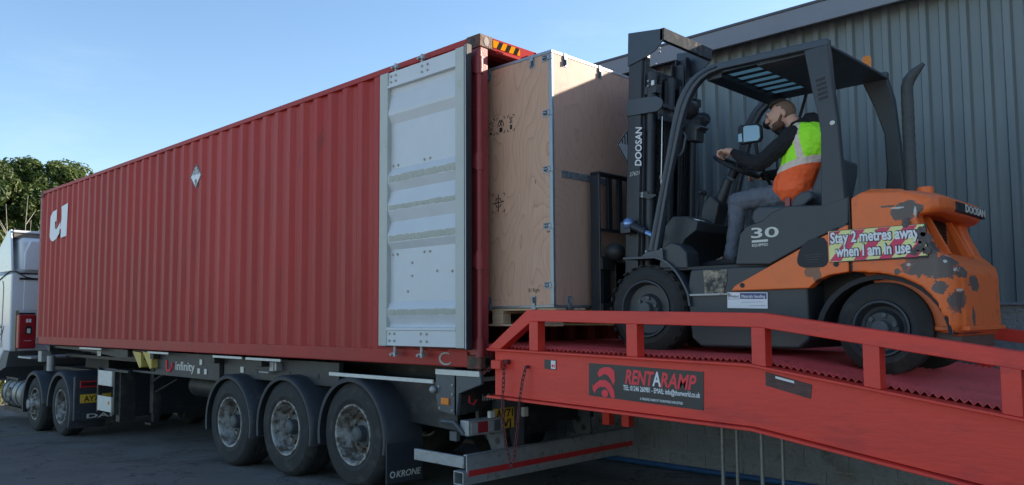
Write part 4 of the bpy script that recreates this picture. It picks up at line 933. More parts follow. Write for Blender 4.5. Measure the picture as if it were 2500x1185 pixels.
op = fp('orange_panel', [(2.067,1.763),(2.10,1.80),(2.378,1.932),(2.72,2.094),(2.914,2.168),(2.908,1.862),(2.78,1.846),(2.70,1.815),(2.64,1.765)], F0-.008, F0+.07, m_or, .008)
fp('orange_panel', [(2.067,1.763),(2.10,1.80),(2.378,1.932),(2.72,2.094),(2.914,2.168),(2.908,1.862),(2.78,1.846),(2.70,1.815),(2.64,1.765)], F1-.07, F1+.008, m_or, .008)
q = MB(); q.prism([(2.567,1.965),(2.580,2.01),(2.607,2.055),(2.650,2.085),(2.706,2.099),(2.755,2.093),(2.778,2.06),(2.779,1.938),(2.766,1.912),(2.741,1.900),(2.616,1.902),(2.582,1.915),(2.568,1.935)], 'y', F0-.0105, F0-.006); vn = part('air_vent', q, m_rub, f_, bevel=.003)
q = MB()
for i in range(4): q.box(2.64-i*.008, 2.71+i*.012, F0-.014, F0-.0105, 1.935+i*.016, 1.940+i*.016)
parts('vent_slat', q, m_dk, vn)
q = MB(); 
for bx, bz in ((2.16,1.80),(2.83,2.135),(2.83,1.915)): q.disc((bx, F0-.014, bz), .017, 'y', .008, 14)
parts('panel_fastener', q, m_rub, op)
text('model_number', '30', .10, m_refl, f_, (2.235, F0-.0045, 2.130), (1,0,-.03), (.02,0,1), ext=.002, bold=.012, width=.205)
q = MB(); q.box(2.24,2.36,F0-.006,F0-.004,2.096,2.112); part('small_badge', q, m_refl, f_)
text('small_badge', 'EQUIPPED', .026, m_refl, f_, (2.24, F0-.0045, 2.068), (1,0,0), (0,0,1), ext=.001, bold=.02, width=.12)
# supplier sign
q = MB(); q.prism([(2.031,1.755),(2.338,1.746),(2.335,1.634),(2.028,1.642)], 'y', F0+.010, F0+.017); ws = part('supplier_sign', q, m_white, f_)
q = MB(); q.prism([(2.130,1.747),(2.331,1.741),(2.331,1.700),(2.130,1.706)], 'y', F0+.0085, F0+.0105); part('sign_field', q, m_blue, ws)
text('lettering', 'Materials Handling', .03, m_white, ws, (2.142, F0+.008, 1.714), (1,0,-.03), (.03,0,1), ext=.0008, bold=.01, width=.178)
text('lettering', 'Windsor', .03, m_blk, ws, (2.040, F0+.0095, 1.717), (1,0,-.03), (.03,0,1), ext=.0008, bold=.008, width=.082)
q = MB(); q.box(2.038,2.128,F0+.009,F0+.010,1.704,1.707); q.box(2.038,2.041,F0+.009,F0+.010,1.704,1.745); q.box(2.14,2.30,F0+.009,F0+.010,1.680,1.682); q.box(2.20,2.32,F0+.009,F0+.010,1.655,1.657); part('sign_line', q, m_blue, ws)
# counterweight and bonnet as one cast body
cwp = [(2.925,1.862),(2.933,2.334),(2.983,2.361),(3.17,2.352),(3.26,2.33),(3.315,2.20),(3.36,2.08),(3.40,1.99),(3.46,1.935),(3.505,1.90),(3.525,1.84),(3.530,1.51),(3.490,1.45),(3.484,1.556),(3.428,1.653),(3.34,1.754),(3.224,1.815),(3.104,1.843)]
q = MB(); rings = []
for y, lim in ((F0, 3.44), (F0+.025, 3.485), (F0+.07, 3.515), (F0+.14, 3.535)):
    rings.append([(min(x, lim-(0 if z > 2.1 or z < 1.84 else 0)), y, z) for x, z in cwp])
rings.append([(min(x, 3.535), .655, z) for x, z in cwp])
q.loft(rings)
q.loft([[(min(x, lim), y, z) for x, z in cwp] for y, lim in ((F1-.155, 3.535), (F1-.07, 3.515), (F1-.025, 3.485), (F1, 3.44))])
mid = [(2.94,1.86),(2.94,2.38),(3.0,2.405),(3.20,2.385),(3.22,2.30),(3.22,1.99),(3.40,1.97),(3.50,1.90),(3.535,1.84),(3.54,1.51),(3.50,1.45),(3.3,1.5)]
q.prism(mid, 'y', .64, F1-.14)
lidp = [(3.00,2.33),(3.20,2.215),(3.26,2.20),(3.36,2.19),(3.43,2.20),(3.455,2.23),(3.45,2.292),(3.40,2.318),(3.28,2.350),(3.0,2.372)]
q.loft([[(x if x < 3.2 else 3.2+(x-3.2)*k, y, z+dz) for x, z in lidp] for y, k, dz in ((F0+.002,.55,0),(F0+.03,.78,0),(F0+.09,.93,.008),(F0+.2,1.0,.016),(F1-.2,1.0,.016),(F1-.09,.93,.008),(F1-.03,.78,0),(F1-.002,.55,0))])
overlay(m_orw, blob_fac([((1.09,-.55,.955),(.075,.08,.045)),((1.02,-.55,.935),(.045,.08,.030)),((1.06,-.55,.905),(.07,.08,.02)),((.96,-.55,.98),(.04,.08,.008)),
                         ((1.16,-.55,.60),(.15,.12,.060)),((1.20,-.53,.70),(.035,.12,.09)),((1.25,-.45,.56),(.08,.16,.06)),((1.23,-.45,.47),(.06,.16,.05)),((1.30,-.44,.38),(.035,.12,.08)),((1.29,-.50,.63),(.06,.12,.04)),
                         ((1.34,-.2,.50),(.06,.10,.05)),((1.34,-.26,.29),(.04,.035,.06)),((1.34,-.38,.56),(.05,.05,.04)),((1.34,-.35,.97),(.03,.03,.02)),((1.0,-.55,.57),(.02,.05,.02)),((1.36,-.30,.19),(.30,.3,.006))], 26, .095), (.105,.080,.068))
overlay(m_orw, blob_fac([((1.02,-.55,.965),(.04,.08,.006)),((1.12,-.55,.935),(.008,.08,.03)),((1.27,-.45,.62),(.012,.12,.012)),((1.32,-.42,.45),(.010,.12,.008)),((1.07,-.55,.61),(.012,.08,.010)),((1.31,-.4,.57),(.008,.1,.02)),((1.25,-.4,.66),(.03,.1,.004))], 45, .09), (.50,.50,.47))
overlay(m_orw, noise_fac(5, .56, .70), (.50,.12,.045))
overlay(m_orw, noise_fac(28, .66, .69, (.3,1,3.5)), (.30,.10,.05))
overlay(m_orw, noise_fac(16, .70, .72, (1,1,1.6), (3,0,2)), (.10,.07,.06))
overlay(m_orw, noise_fac(38, .72, .74, (.35,1,4), (1,4,0)), (.75,.45,.30))
cw = part('counterweight', q, m_orw, f_, remesh=(.011, 4))
q = MB(); q.box(3.19, 3.235, .67, F1-.17, 2.0, 2.22)
for i in range(9): q.box(3.235, 3.245, .68, F1-.18, 2.01+i*.022, 2.018+i*.022)
part('radiator_grille', q, m_chas, cw)
for y in (.80, 1.02, 1.24):
    q = MB(); q.prism([(3.27,2.21),(3.31,2.21),(3.43,1.96),(3.37,1.96)], 'y', y-.012, y+.012); part('grille_bar', q, m_orw if y != 1.02 else m_orw, cw, bevel=.005) if y != 1.02 else q.bm.free()
q = MB(); q.prism([(3.40,2.232),(3.464,2.232),(3.462,2.296),(3.40,2.296)], 'y', .84, 1.46)
bd = part('badge_panel', q, m_rub, f_, bevel=.006)
text('badge_lettering', 'DOOSAN', .068, m_refl, bd, (3.4665, 1.00, 2.242), (0,1,0), (0,0,1), ext=.003, bold=.02, width=.44)
q = MB(); q.disc((3.245, .95, 2.36), .05, 'z', .062, 24); part('filler_cap', q, m_or, cw, bevel=.006, smooth=True)
q = MB(); q.disc((2.99, .90, 2.38), .06, 'z', .035, 24); part('bonnet_cap', q, m_or, cw, bevel=.012)
q = MB(); q.box(2.9195,2.9285,F0-.004,F1,1.87,2.35); part('bonnet_seam', q, m_rub, cw)
q = MB(); q.box(3.30, 3.56, .62, F1-.12, 1.485, 1.515); part('tow_bar_plate', q, m_orw, cw, bevel=.008)
q = MB(); q.box(3.30, 3.50, .66, F1-.16, 1.38, 1.485); part('tow_block', q, mat("tow_block_brown", (.13,.09,.07), .7, var=.3), cw, bevel=.008)
# wheel-arch liner
q = MB(); ring = []
for k in range(19):
    a = R(4+170*k/18); c, s_ = math.cos(a), math.sin(a); ring.append([(3.075+.425*c, F0+.05, 1.44+.400*s_), (3.075+.39*c, F0+.055, 1.44+.37*s_), (3.075+.39*c, .95, 1.44+.37*s_), (3.075+.425*c, .95, 1.44+.400*s_)])
q.loft(ring); part('wheel_arch', q, m_rub, f_, smooth=True)
# distance sign
q = MB(); q.prism([(2.787,2.130),(3.372,2.130),(3.385,1.940),(2.789,1.930)], 'y', F0-.016, F0-.010); st = part('safety_sign', q, m_lemon, f_)
q = MB()
for k in range(-1, 5):
    x = 2.79+k*.155; a = [(x, 1.934), (x+.075, 1.934), (x+.235, 2.128), (x+.16, 2.128)]
    lo_, hi_ = 2.791, 3.365
    out = []
    def clip(poly, lim, keep):
        r = []
        for i in range(len(poly)):
            p, p2 = poly[i], poly[(i+1) % len(poly)]; i1, i2 = keep(p[0]), keep(p2[0])
            if i1: r.append(p)
            if i1 != i2: t = (lim-p[0])/(p2[0]-p[0]); r.append((lim, p[1]+(p2[1]-p[1])*t))
        return r
    a = clip(a, lo_, lambda v: v >= lo_)
    if len(a) > 2: a = clip(a, hi_, lambda v: v <= hi_)
    if len(a) > 2: q.prism(a, 'y', F0-.0172, F0-.0158)
parts('sign_stripe', q, m_pink, st)
for s_, x, z, wd in (('Stay 2 metres away', 2.800, 2.052, .545), ('when I am in use', 2.832, 1.962, .46)):
    text('lettering_outline', s_, .098, m_blk, st, (x-.004, F0-.0172, z), (1,0,.0), (0,0,1), ext=.0006, bold=.085, width=wd+.014)
    text('lettering', s_, .098, m_white, st, (x, F0-.0182, z), (1,0,.0), (0,0,1), ext=.0010, bold=.032, width=wd)
q = MB(); q.box(2.786,3.385,F0-.0105,F0-.0085,1.926,2.134); part('sign_border', q, m_blk, st)
q = MB()   # scraped-off paint and vinyl at the sign's right end
random.seed(3)
for cx, cz, rr in ((3.36,2.09,.035),(3.38,2.04,.045),(3.345,1.99,.035),(3.31,1.965,.030),(3.385,1.97,.03),(3.27,2.145,.03)):
    pts = [(cx+rr*random.uniform(.5,1.15)*math.cos(t), cz+rr*random.uniform(.5,1.15)*math.sin(t)) for t in [i*math.pi/9 for i in range(18)]]
    q.prism(pts, 'y', F0-.0195, F0-.0155)
part('scrape_mark', q, mat('scraped_film', (.10,.085,.08), .8, var=.5, scale=60, dirt=(.35,.32,.30), dirt_amt=.3, dirt_scale=50), st)
random.seed(11)
# wheels
def fwheel(x, z, Rt, wid, Rr, y, lug=.004):
    t = MB(); t.lathe([(.03,Rr),(.0,Rr+.012),(-.006,Rr+.05),(.004,Rt-.06),(.03,Rt-.02),(.05,Rt),(wid-.05,Rt),(wid-.03,Rt-.02),(wid,Rt-.06),(wid-.03,Rr)], (x,y,z), 'y', 48)
    for k in range(26 if lug else 0):
        a = 2*math.pi*k/26; c, s_ = math.cos(a), math.sin(a)
        t.obox((x+(Rt-.008)*c, y+.045, z+(Rt-.008)*s_), (-.018*s_, 0, .018*c), (lug*c, 0, lug*s_), (.02*c*0, .045, 0))
    wt = part('wheel', t, m_tyre, f_, smooth=True, auto=30)
    q = MB(); q.lathe([(.03,Rr+.004),(-.006,Rr+.006),(-.006,Rr-.008),(.02,Rr-.016),(.05,Rr-.03),(.055,.12),(.02,.10),(.02,.001)], (x,y,z), 'y', 40); part('rim', q, m_dk, wt, smooth=True)
    q = MB(); q.lathe([(-.009,Rr-.004),(-.010,Rr+.001),(-.009,Rr+.005)], (x,y,z), 'y', 48); part('rim_edge', q, m_guard, wt)
    q = MB()
    for k in range(6): a = 2*math.pi*k/6+.3; q.lathe([(.0,.001),(.0,.016),(.04,.018)], (x+.085*math.cos(a), y+.005, z+.085*math.sin(a)), 'y', 6)
    q.lathe([(-.02,.001),(-.02,.05),(.03,.055)], (x,y,z), 'y', 16); part('hub', q, m_hubg, wt, smooth=True)
fwheel(1.335, 1.645, .345, .26, .215, .49); fwheel(1.335, 1.645, .345, .26, .215, F1-.25)
fwheel(3.075, 1.500, .292, .20, .17, .545, 0); fwheel(3.075, 1.500, .292, .20, .17, F1-.26, 0)
# front fender
for y0, y1 in ((F0-.01, F0+.22), (F1-.22, F1+.01)):
    fo = [(1.125,2.056),(1.429,2.052),(1.49,2.03),(1.545,1.998),(1.59,1.96),(1.630,1.915),(1.668,1.86),(1.698,1.805),(1.722,1.75),(1.735,1.66)]
    fi = [(1.717,1.66),(1.705,1.745),(1.682,1.797),(1.652,1.85),(1.616,1.902),(1.578,1.944),(1.535,1.98),(1.48,2.012),(1.425,2.032),(1.125,2.038)]
    fe = fp('front_fender', fo+fi, y0, y1, m_guard, .003)
    q = MB(); q.prism([(1.30,2.05),(1.345,2.085),(1.50,2.10),(1.505,2.02),(1.43,2.05)], 'y', y0, y0+.12); part('fender_bracket', q, m_guard, fe, bevel=.004)
q = MB()
for bx, bz in ((1.33,2.092),(1.47,2.098)): q.sph((bx, F0+.02, bz), .012, 8)
for bx, bz in ((1.545,2.04),(1.60,1.985)): q.sph((bx, F0+.03, bz), .010, 8)
parts('bolt', q, m_galv, f_, smooth=True)
# cowl, dash, floor
fp('lower_cowl', [(1.44,1.95),(1.46,2.06),(1.50,2.13),(1.56,2.15),(1.64,2.12),(1.69,2.07),(1.70,1.94)], F0+.02, F0+.20, m_dk, .015)
fp('lower_cowl', [(1.44,1.95),(1.46,2.06),(1.50,2.13),(1.56,2.15),(1.64,2.12),(1.69,2.07),(1.70,1.94)], F1-.20, F1-.02, m_dk, .015)
fp('dashboard', [(1.36,2.10),(1.40,2.30),(1.47,2.37),(1.60,2.36),(1.70,2.31),(1.68,2.24),(1.58,2.18),(1.50,2.05),(1.50,1.94),(1.36,1.94)], .68, F1-.15, m_dk, .012)
fb('floor_plate', (1.45, 2.35, F0+.03, F1-.03, 1.93, 1.955), m_chas)
q = MB(); q.prism([(1.62,2.345),(1.70,2.322),(1.70,2.318),(1.62,2.338)], 'y', .70, .78); part('dash_sticker', q, m_white, f_)
q = MB(); q.tube([(1.62,1.02,2.30),(1.70,1.01,2.48),(1.79,1.0,2.66)], [.055,.045,.035], 12); sc_ = part('steering_column', q, m_dk, f_, smooth=True)
fp('column_cover', [(1.55,2.20),(1.52,2.32),(1.60,2.50),(1.66,2.55),(1.74,2.48),(1.72,2.40),(1.66,2.22)], .93, 1.10, m_dk, .02)
q = MB(); dv = Vector((.319,0,-.196)).normalized(); nv = Vector((-dv.z,0,dv.x)); cwh = Vector((1.862,1.0,2.752))
pts = [cwh+dv*.185*math.cos(t)+Vector((0,1,0))*.185*math.sin(t) for t in [i*2*math.pi/28 for i in range(28)]]
q.tube(pts, .015, 8, closed=True)
for t in (0, 2.1, 4.2): q.tube([cwh-nv*.03, cwh+dv*.18*math.cos(t)+Vector((0,1,0))*.18*math.sin(t)], .010, 6)
q.tube([cwh-nv*.09, cwh+nv*.0], .035, 12); part('steering_wheel', q, m_rub, f_, smooth=True)
for i, y in enumerate((.80, .74)):
    q = MB(); q.tube([(1.64,y,2.28),(1.67,y-.005,2.45),(1.69,y-.01,2.52)], .007, 6); q.sph((1.695,y-.01,2.54), .022, 8); part('control_lever', q, m_rub, f_, smooth=True)
# seat
se = fp('seat_cushion', [(2.07,2.31),(2.09,2.37),(2.14,2.395),(2.45,2.375),(2.50,2.40),(2.50,2.27),(2.10,2.25)], .80, 1.30, m_seat, .025, segs=3)
fp('seat_back', [(2.48,2.36),(2.53,2.50),(2.61,2.68),(2.64,2.72),(2.69,2.70),(2.68,2.60),(2.62,2.36)], .84, 1.30, m_seat, .03, segs=3)
fp('seat_bolster', [(2.42,2.37),(2.45,2.42),(2.51,2.455),(2.57,2.455),(2.59,2.40),(2.52,2.35),(2.44,2.340)], .72, .80, m_seat, .02, segs=3)
fb('seat_base', (2.10, 2.55, .82, 1.28, 2.20, 2.26), m_chas)
q = MB(); q.box(2.37, 2.41, .745, .775, 2.355, 2.425); part('belt_buckle', q, mat("buckle_red", (.25,.04,.04), .4), f_, bevel=.005)
# overhead guard
go = [(1.355,2.09),(1.503,2.67),(1.606,3.103),(1.645,3.215),(1.691,3.294),(1.745,3.355),(1.812,3.401),(1.89,3.428),(1.968,3.440),(2.825,3.425)]
gi = [(2.825,3.372),(2.02,3.385),(1.93,3.372),(1.86,3.342),(1.80,3.290),(1.755,3.225),(1.71,3.13),(1.67,3.01),(1.565,2.631),(1.441,2.086)]
for y0 in (F0, F1-.01):
    gp = fp('front_pillar', go+gi, y0, y0+.055, m_guard, .010)
    gg = [(a*.5+b*.5, c*.5+d*.5) for (a, c), (b, d) in zip(go[:9], gi[::-1][:9])]
    q = MB(); q.tube([(a, y0-.002, b) for a, b in gg], .009, 6); part('pillar_rib', q, m_guard, gp, smooth=True)
rp = [(2.655,3.375),(2.822,3.385),(2.840,3.10),(2.867,2.85),(2.890,2.45),(2.907,2.10),(2.915,2.04),(2.739,2.300),(2.745,2.55),(2.752,2.787),(2.735,2.93),(2.700,3.10)]
rpf = [(2.64,3.375),(2.822,3.385),(2.87,3.20),(2.90,2.85),(2.920,2.45),(2.915,2.04),(2.76,2.300),(2.80,2.65),(2.79,2.95),(2.73,3.15)]
fp('rear_pillar', rp, F0-.002, F0+.06, m_dk, .010); fp('rear_pillar', rpf, F1-.02, F1+.045, m_dk, .012)
q = MB()
for i in range(5): q.prism([(2.732+i*.004,3.155-i*.032),(2.795+i*.004,3.165-i*.032),(2.797+i*.004,3.147-i*.032),(2.735+i*.004,3.137-i*.032)], 'y', F0-.004, F0-.001)
lv = part('louvre', q, m_rub, f_)
fp('louvre_plate', [(2.720,3.200),(2.795,3.205),(2.822,3.000),(2.745,2.985)], F0-.0022, F0+.01, m_dk, .001, lv)
q = MB(); q.sph((2.835,F0-.005,2.845), (.018,.006,.016), 8); part('paint_chip', q, m_refl, f_, smooth=True)
# roof: solid rear plate, front bar, and slots glazed between bars
ZR = 3.372
q = MB(); q.box(2.285, 2.835, F0+.05, F1, ZR-.012, ZR+.010); rf_ = part('guard_roof', q, m_guard, f_, bevel=.006)
q = MB(); q.box(1.88, 2.005, F0+.05, F1, ZR-.035, ZR+.030); part('roof_crossbar', q, m_dk2, rf_, bevel=.008)
q = MB(); ys = [F0+.055+.066]
y = F0+.05
q.box(2.005, 2.285, y, y+.068, ZR, ZR+.009); y += .068
for k in range(6):
    y += .088; q.box(2.005, 2.285, y, y+(.045 if k < 5 else F1-y-.0), ZR, ZR+.009); y += .045
parts('roof_bar', q, m_dk2, rf_, bevel=.004)
q = MB(); q.box(1.99, 2.30, F0+.06, F1-.02, ZR+.012, ZR+.016)
m_pane = bpy.data.materials.new("tinted_roof_sheet"); m_pane.use_nodes = True
nn = m_pane.node_tree.nodes; ll = m_pane.node_tree.links; tr = nn.new("ShaderNodeBsdfTranslucent"); tr.inputs[0].default_value = (.40,.50,.47,1); ll.new(tr.outputs[0], nn["Material Output"].inputs[0])
part('roof_pane', q, m_pane, rf_)
q = MB(); q.lathe([(0,.045),(0,.038),(.0,.036),(.03,.036),(.035,.033),(.10,.034),(.118,.026),(.122,.001)], (2.70,1.50,ZR+.062), 'z', 20); bcn = part('beacon', q, m_glass_or, f_, smooth=True)
q = MB(); q.disc((2.70,1.50,ZR+.010), .045, 'z', .052, 16); q.box(2.70,2.76,1.46,1.50,ZR+.03,ZR+.05); part('beacon_base', q, m_galv, bcn)
# work lamps on the front pillar
q = MB(); q.lathe([(0,.001),(0,.075),(.03,.08),(.07,.06),(.09,.03),(.09,.001)], (1.60,.72,3.20), 'x', 18); q.lathe([(0,.001),(0,.06),(.03,.065),(.07,.05),(.08,.001)], (1.66,.74,3.08), 'x', 16); part('work_lamp', q, m_rub, f_, smooth=True)
fp('lamp_housing', [(1.63,3.04),(1.66,3.06),(1.74,3.05),(1.79,3.02),(1.74,3.00),(1.735,2.92),(1.65,2.93)], .62, .74, m_dk, .012)
q = MB(); q.tube([(1.66,.62,3.07),(1.62,.60,3.02),(1.60,.60,2.90)], .006, 6); part('lamp_cable', q, m_rub, f_, smooth=True)
q = MB(); q.tube([(1.60,.56,3.0),(1.665,.56,2.985),(1.685,.56,2.955),(1.66,.56,2.85),(1.635,.56,2.82),(1.555,.56,2.805)], .011, 8); part('grab_handle', q, m_guard, f_, smooth=True)
# mirrors
q = MB(); q.prism([(1.965,2.90),(1.965,3.02),(1.985,3.038),(2.13,3.025),(2.155,3.005),(2.158,2.915),(2.14,2.885),(1.985,2.885)], 'y', .84, .88); mi = part('mirror', q, m_rub, f_, bevel=.012, segs=3)
m_mir = mat("mirror_glass", (.16,.19,.20), .12, 1.0, var=0.02)
q = MB(); q.prism([(1.972,2.905),(1.972,2.965),(2.000,2.97),(2.005,2.905)], 'y', .836, .839); q.prism([(2.015,2.90),(2.015,3.01),(2.03,3.02),(2.125,3.010),(2.145,2.995),(2.148,2.915),(2.13,2.895)], 'y', .836, .839); parts('mirror_glass', q, m_mir, mi)
q = MB(); q.tube([(2.08,.9,2.89),(2.07,.95,2.78),(2.02,1.2,2.65),(2.02,1.5,2.40)], .014, 8); part('mirror_stalk', q, m_dk, mi, smooth=True)
q = MB(); q.sph((2.00,1.30,3.12), (.06,.05,.045), 14); q.tube([(2.02,1.32,3.10),(2.12,1.36,3.02),(2.15,1.40,2.95)], [.035,.05,.04], 10); q.tube([(2.15,1.4,3.0),(2.22,1.5,3.36)], .012, 6); part('cab_fan', q, m_rub, f_, smooth=True)
q = MB(); 
pts=[(2.10,3.30),(2.02,3.20),(1.97,3.05),(1.95,2.85),(1.95,2.5),(1.98,2.35)]
q.tube([(a,F1-.05,b) for a,b in pts], .010, 6); part('far_guard_bar', q, m_dk, f_, smooth=True)
# exhaust snorkel
q = MB(); n = 26; q.tube([(3.045,1.30,2.34+i*.78/n) for i in range(n+1)], [.040+(.003 if i % 2 else 0) for i in range(n+1)], 14); ex = part('exhaust_stack', q, m_hose, f_, smooth=True, auto=80)
q = MB(); q.tube([(3.045,1.30,3.10),(3.045,1.30,3.20),(3.06,1.30,3.25),(3.095,1.30,3.295),(3.165,1.30,3.35)], [.041,.041,.041,.037,.012], 12); part('exhaust_tip', q, m_hose, ex, smooth=True)

# mast: built upright then sheared by its backward tilt
def shear(mb, ref=3.0, k=.0425):
    for v in mb.bm.verts: v.co.x += k*(v.co.z-ref)
    return mb
def mp_(nm, q, m=m_dk2, bevel=.006, parent=None, **k): return (parts if 'bolt' in nm else part)(nm, shear(q), m, parent or f_, bevel=bevel, **k)
for s_, ya in ((1, .70), (-1, 1.42)):
    yy = lambda d: ya+s_*d
    def bx(q, x0, x1, d0, d1, z0, z1): a, b = sorted((yy(d0), yy(d1))); q.box(x0, x1, a, b, z0, z1)
    q = MB(); bx(q, 1.035, 1.165, 0, .016, 1.38, 3.78); bx(q, 1.035, 1.050, .016, .07, 1.38, 3.78); bx(q, 1.15, 1.165, .016, .07, 1.38, 3.78); mo = mp_('outer_rail', q)
    q = MB(); bx(q, 1.07, 1.185, .025, .04, 1.6, 3.86); bx(q, 1.07, 1.085, .04, .09, 1.6, 3.86); bx(q, 1.172, 1.187, .04, .09, 1.6, 3.86); mp_('inner_rail', q)
    q = MB(); q.tube([(1.235, yy(.05), 1.50), (1.235, yy(.05), 3.10)], .036, 14); q.tube([(1.235, yy(.05), 3.10), (1.235, yy(.05), 3.58)], .042, 14); cy = mp_('lift_cylinder', q, m_dk2, 0, smooth=True)
    q = MB(); bx(q, 1.185, 1.30, .015, .09, 3.40, 3.47); mp_('cylinder_clamp', q, m_dk2, .004, cy)
    q = MB(); bx(q, 1.035, 1.33, -.008, .0, 3.80, 3.945); mb2 = None
    q.bm.free()
    q = MB(); a, b = sorted((yy(-.012), yy(0)))
    q.prism([(1.030,3.945),(1.375,3.900),(1.375,3.80),(1.30,3.735),(1.22,3.705),(1.030,3.665)], 'y', a, b); mp_('crosshead_plate', q, m_guard, .003)
    q = MB(); q.prism([(1.030,3.385),(1.24,3.37),(1.32,3.36),(1.365,3.335),(1.385,3.295),(1.37,3.255),(1.33,3.235),(1.030,3.245)], 'y', a, b); mp_('brace_plate', q, m_guard, .004)
q = MB(); q.box(1.345, 1.385, .688, 1.432, 3.805, 3.905); mp_('crosshead_beam', q, m_matt, .004)
q = MB(); q.box(1.345, 1.372, .70, 1.42, 3.268, 3.300); q.box(1.33, 1.345, .70, 1.42, 3.17, 3.27); mp_('brace_beam', q, m_matt, .004)
q = MB(); q.box(1.05, 1.15, .78, 1.34, 3.55, 3.66); mp_('mast_crossbar', q)
q = MB(); q.box(1.05, 1.15, .78, 1.34, 2.38, 2.50); q.box(1.05,1.15,.78,1.34,1.75,1.9); mp_('mast_crossbar', q)
q = MB(); q.box(1.13,1.145,.955,1.17,1.7,3.62); q.box(1.13,1.19,.955,.968,1.7,3.62); q.box(1.13,1.19,1.157,1.17,1.7,3.62); mp_('mast_channel', q)
q = MB(); q.box(1.10,1.20,1.27,1.285,1.6,3.78); q.box(1.10,1.115,1.22,1.27,1.6,3.78); mp_('mast_channel', q)
q = MB(); q.box(1.08,1.10,.78,1.34,2.5,3.55); mp_('mast_back_plate', q)
q = MB(); q.tube([(1.20,1.06,1.6),(1.20,1.06,3.60)], .045, 14); mp_('centre_cylinder', q, m_dk2, 0, smooth=True)
for y in (.94, .97, 1.16, 1.19):
    q = MB(); q.tube([(1.24,y,1.7),(1.24,y,3.55)], .012, 8); mp_('hydraulic_hose', q, m_rub, 0, smooth=True)
for y in (.88, 1.23):
    q = MB()
    for i in range(60): q.box(1.21-.006*(i % 2), 1.225+.006*(i % 2), y-.014, y+.014, 1.9+i*.028, 1.922+i*.028)
    mp_('lift_chain', q, m_chas, 0)
q = MB()
for z in (3.86-.08, 3.83-.08, 3.80-.08): q.sph((1.335,.70,z), .012, 8)
q.tube([(1.335,.70,3.83),(1.32,.70,3.88)], .005, 6); q.tube([(1.25,.70,3.62),(1.31,.70,3.63)], .004, 6)
for z in (3.50,3.46): q.sph((1.235,.695,z), .010, 8)
mp_('bolt', q, m_galv, 0, smooth=True)
q = MB(); q.box(1.262,1.285,.70,.712,3.46,3.50); mp_('tag_label', q, m_white, .001)
q = MB(); q.tube([(1.345,.745,2.35),(1.345,.745,3.20)], .006, 8); hs_ = mp_('hose_line', q, m_steel, 0, smooth=True)
for z in (2.42, 2.52, 2.69):
    q = MB(); q.tube([(1.345,.745,z),(1.345,.745,z+.03)], .013, 10); mp_('hose_fitting', q, m_galv, 0, hs_, smooth=True)
q = MB(); q.prism([(1.17,2.56),(1.27,2.53),(1.33,2.55),(1.33,2.565),(1.26,2.575),(1.24,2.60),(1.17,2.60)], 'y', .693, .70); mp_('mast_bracket', q, m_dk2, .002)
q = MB(); q.disc((1.20,.688,2.585), .010, 'y', .006, 10); q.disc((1.20,.688,2.562), .010, 'y', .006, 10); mp_('bracket_bolt', q, m_galv, 0)
text('mast_lettering', 'DOOSAN', .088, m_white, mo if False else f_, (1.172, .698, 2.815), (.0425,0,1), (-1,0,.0425), ext=.002, bold=.02, shear=.15, width=.325)
text('chalk_number', '27621', .045, m_refl, f_, (1.055, .698, 2.742), (1,0,.04), (0,0,1), ext=.001, width=.10, shear=.2)
# tilt cylinder
q = MB(); q.tube([(1.14,.62,2.315),(1.27,.61,2.255)], .033, 12); tc_ = part('tilt_cylinder', q, m_dk2, f_, smooth=True)
q = MB(); q.tube([(1.27,.61,2.255),(1.335,.605,2.223)], .022, 12); q.sph((1.345,.60,2.215),.016,8); q.sph((1.09,.62,2.34),.05,10); part('piston_rod', q, mat("blue_steel", (.20,.32,.55), .2, .6), tc_, smooth=True)
q = MB(); q.box(1.02,1.12,.60,.72,2.26,2.36); part('cylinder_clevis', q, m_dk2, tc_, bevel=.008)
# carriage, load backrest, forks
q = MB(); X = .70
def flat(pts, w=.022, t=.06):
    pass
bk = MB(); bk.box(X, X+.10, .615, .637, 1.60, 2.79); bk.box(X, X+.10, 1.50, 1.522, 1.60, 2.79); bk.box(X, X+.10, .615, 1.522, 2.79, 2.812)
bkr = part('load_backrest', bk, m_dk2, f_, bevel=.008)
for y in (.80, .945, 1.09, 1.235, 1.38):
    q = MB(); q.box(X+.03, X+.055, y, y+.055, 2.335, 2.789); part('backrest_bar', q, m_dk2, bkr, bevel=.003)
q = MB(); q.box(X+.02, X+.07, .637, 1.50, 2.315, 2.334); part('backrest_rail', q, m_dk2, bkr)
q = MB(); q.box(X+.05, X+.12, .62, 1.52, 1.98, 2.08); q.box(X+.05, X+.12, .62, 1.52, 1.60, 1.70); q.box(X+.12, 1.02, .80, .84, 1.60, 2.10); q.box(X+.12, 1.02, 1.28, 1.32, 1.60, 2.10)
q.sph((.86,.74,2.13), (.09,.09,.08), 12); q.box(.80,.95,.80,1.3,1.7,2.05); part('fork_carriage', q, m_chas, f_, bevel=.006)
for y in (.72, 1.30):
    q = MB(); q.prism([(X+.045,2.10),(X-.0,2.10),(X-.0,1.60),(-.50,1.585),(-.52,1.572),(X+.045,1.545)], 'y', y, y+.11); part('fork_arm', q, m_dk2, f_, bevel=.004)

# ------------------------------------------------------------------ driver
PX = (2.36, 1.05, 2.42)
d_ = thing('person', PX, 'man driving the forklift in a lime and orange hi-vis vest, black hoodie and grey jeans', 'person')
def turn(mb, c, k, ang, d=(0,0,0)):     # scale about c, pitch forward by ang, then shift
    c = Vector(c); rm = Matrix.Rotation(ang, 3, 'Y'); rz_ = Matrix.Rotation(R(14), 3, 'Z')
    for v in mb.bm.verts: v.co = c+rz_ @ (rm @ ((v.co-c)*k))+Vector(d)
    return mb
HC_ = (2.29,1.05,3.06); HK, HA, HD = .93, R(-14), (.0,0,.008)
q = MB()
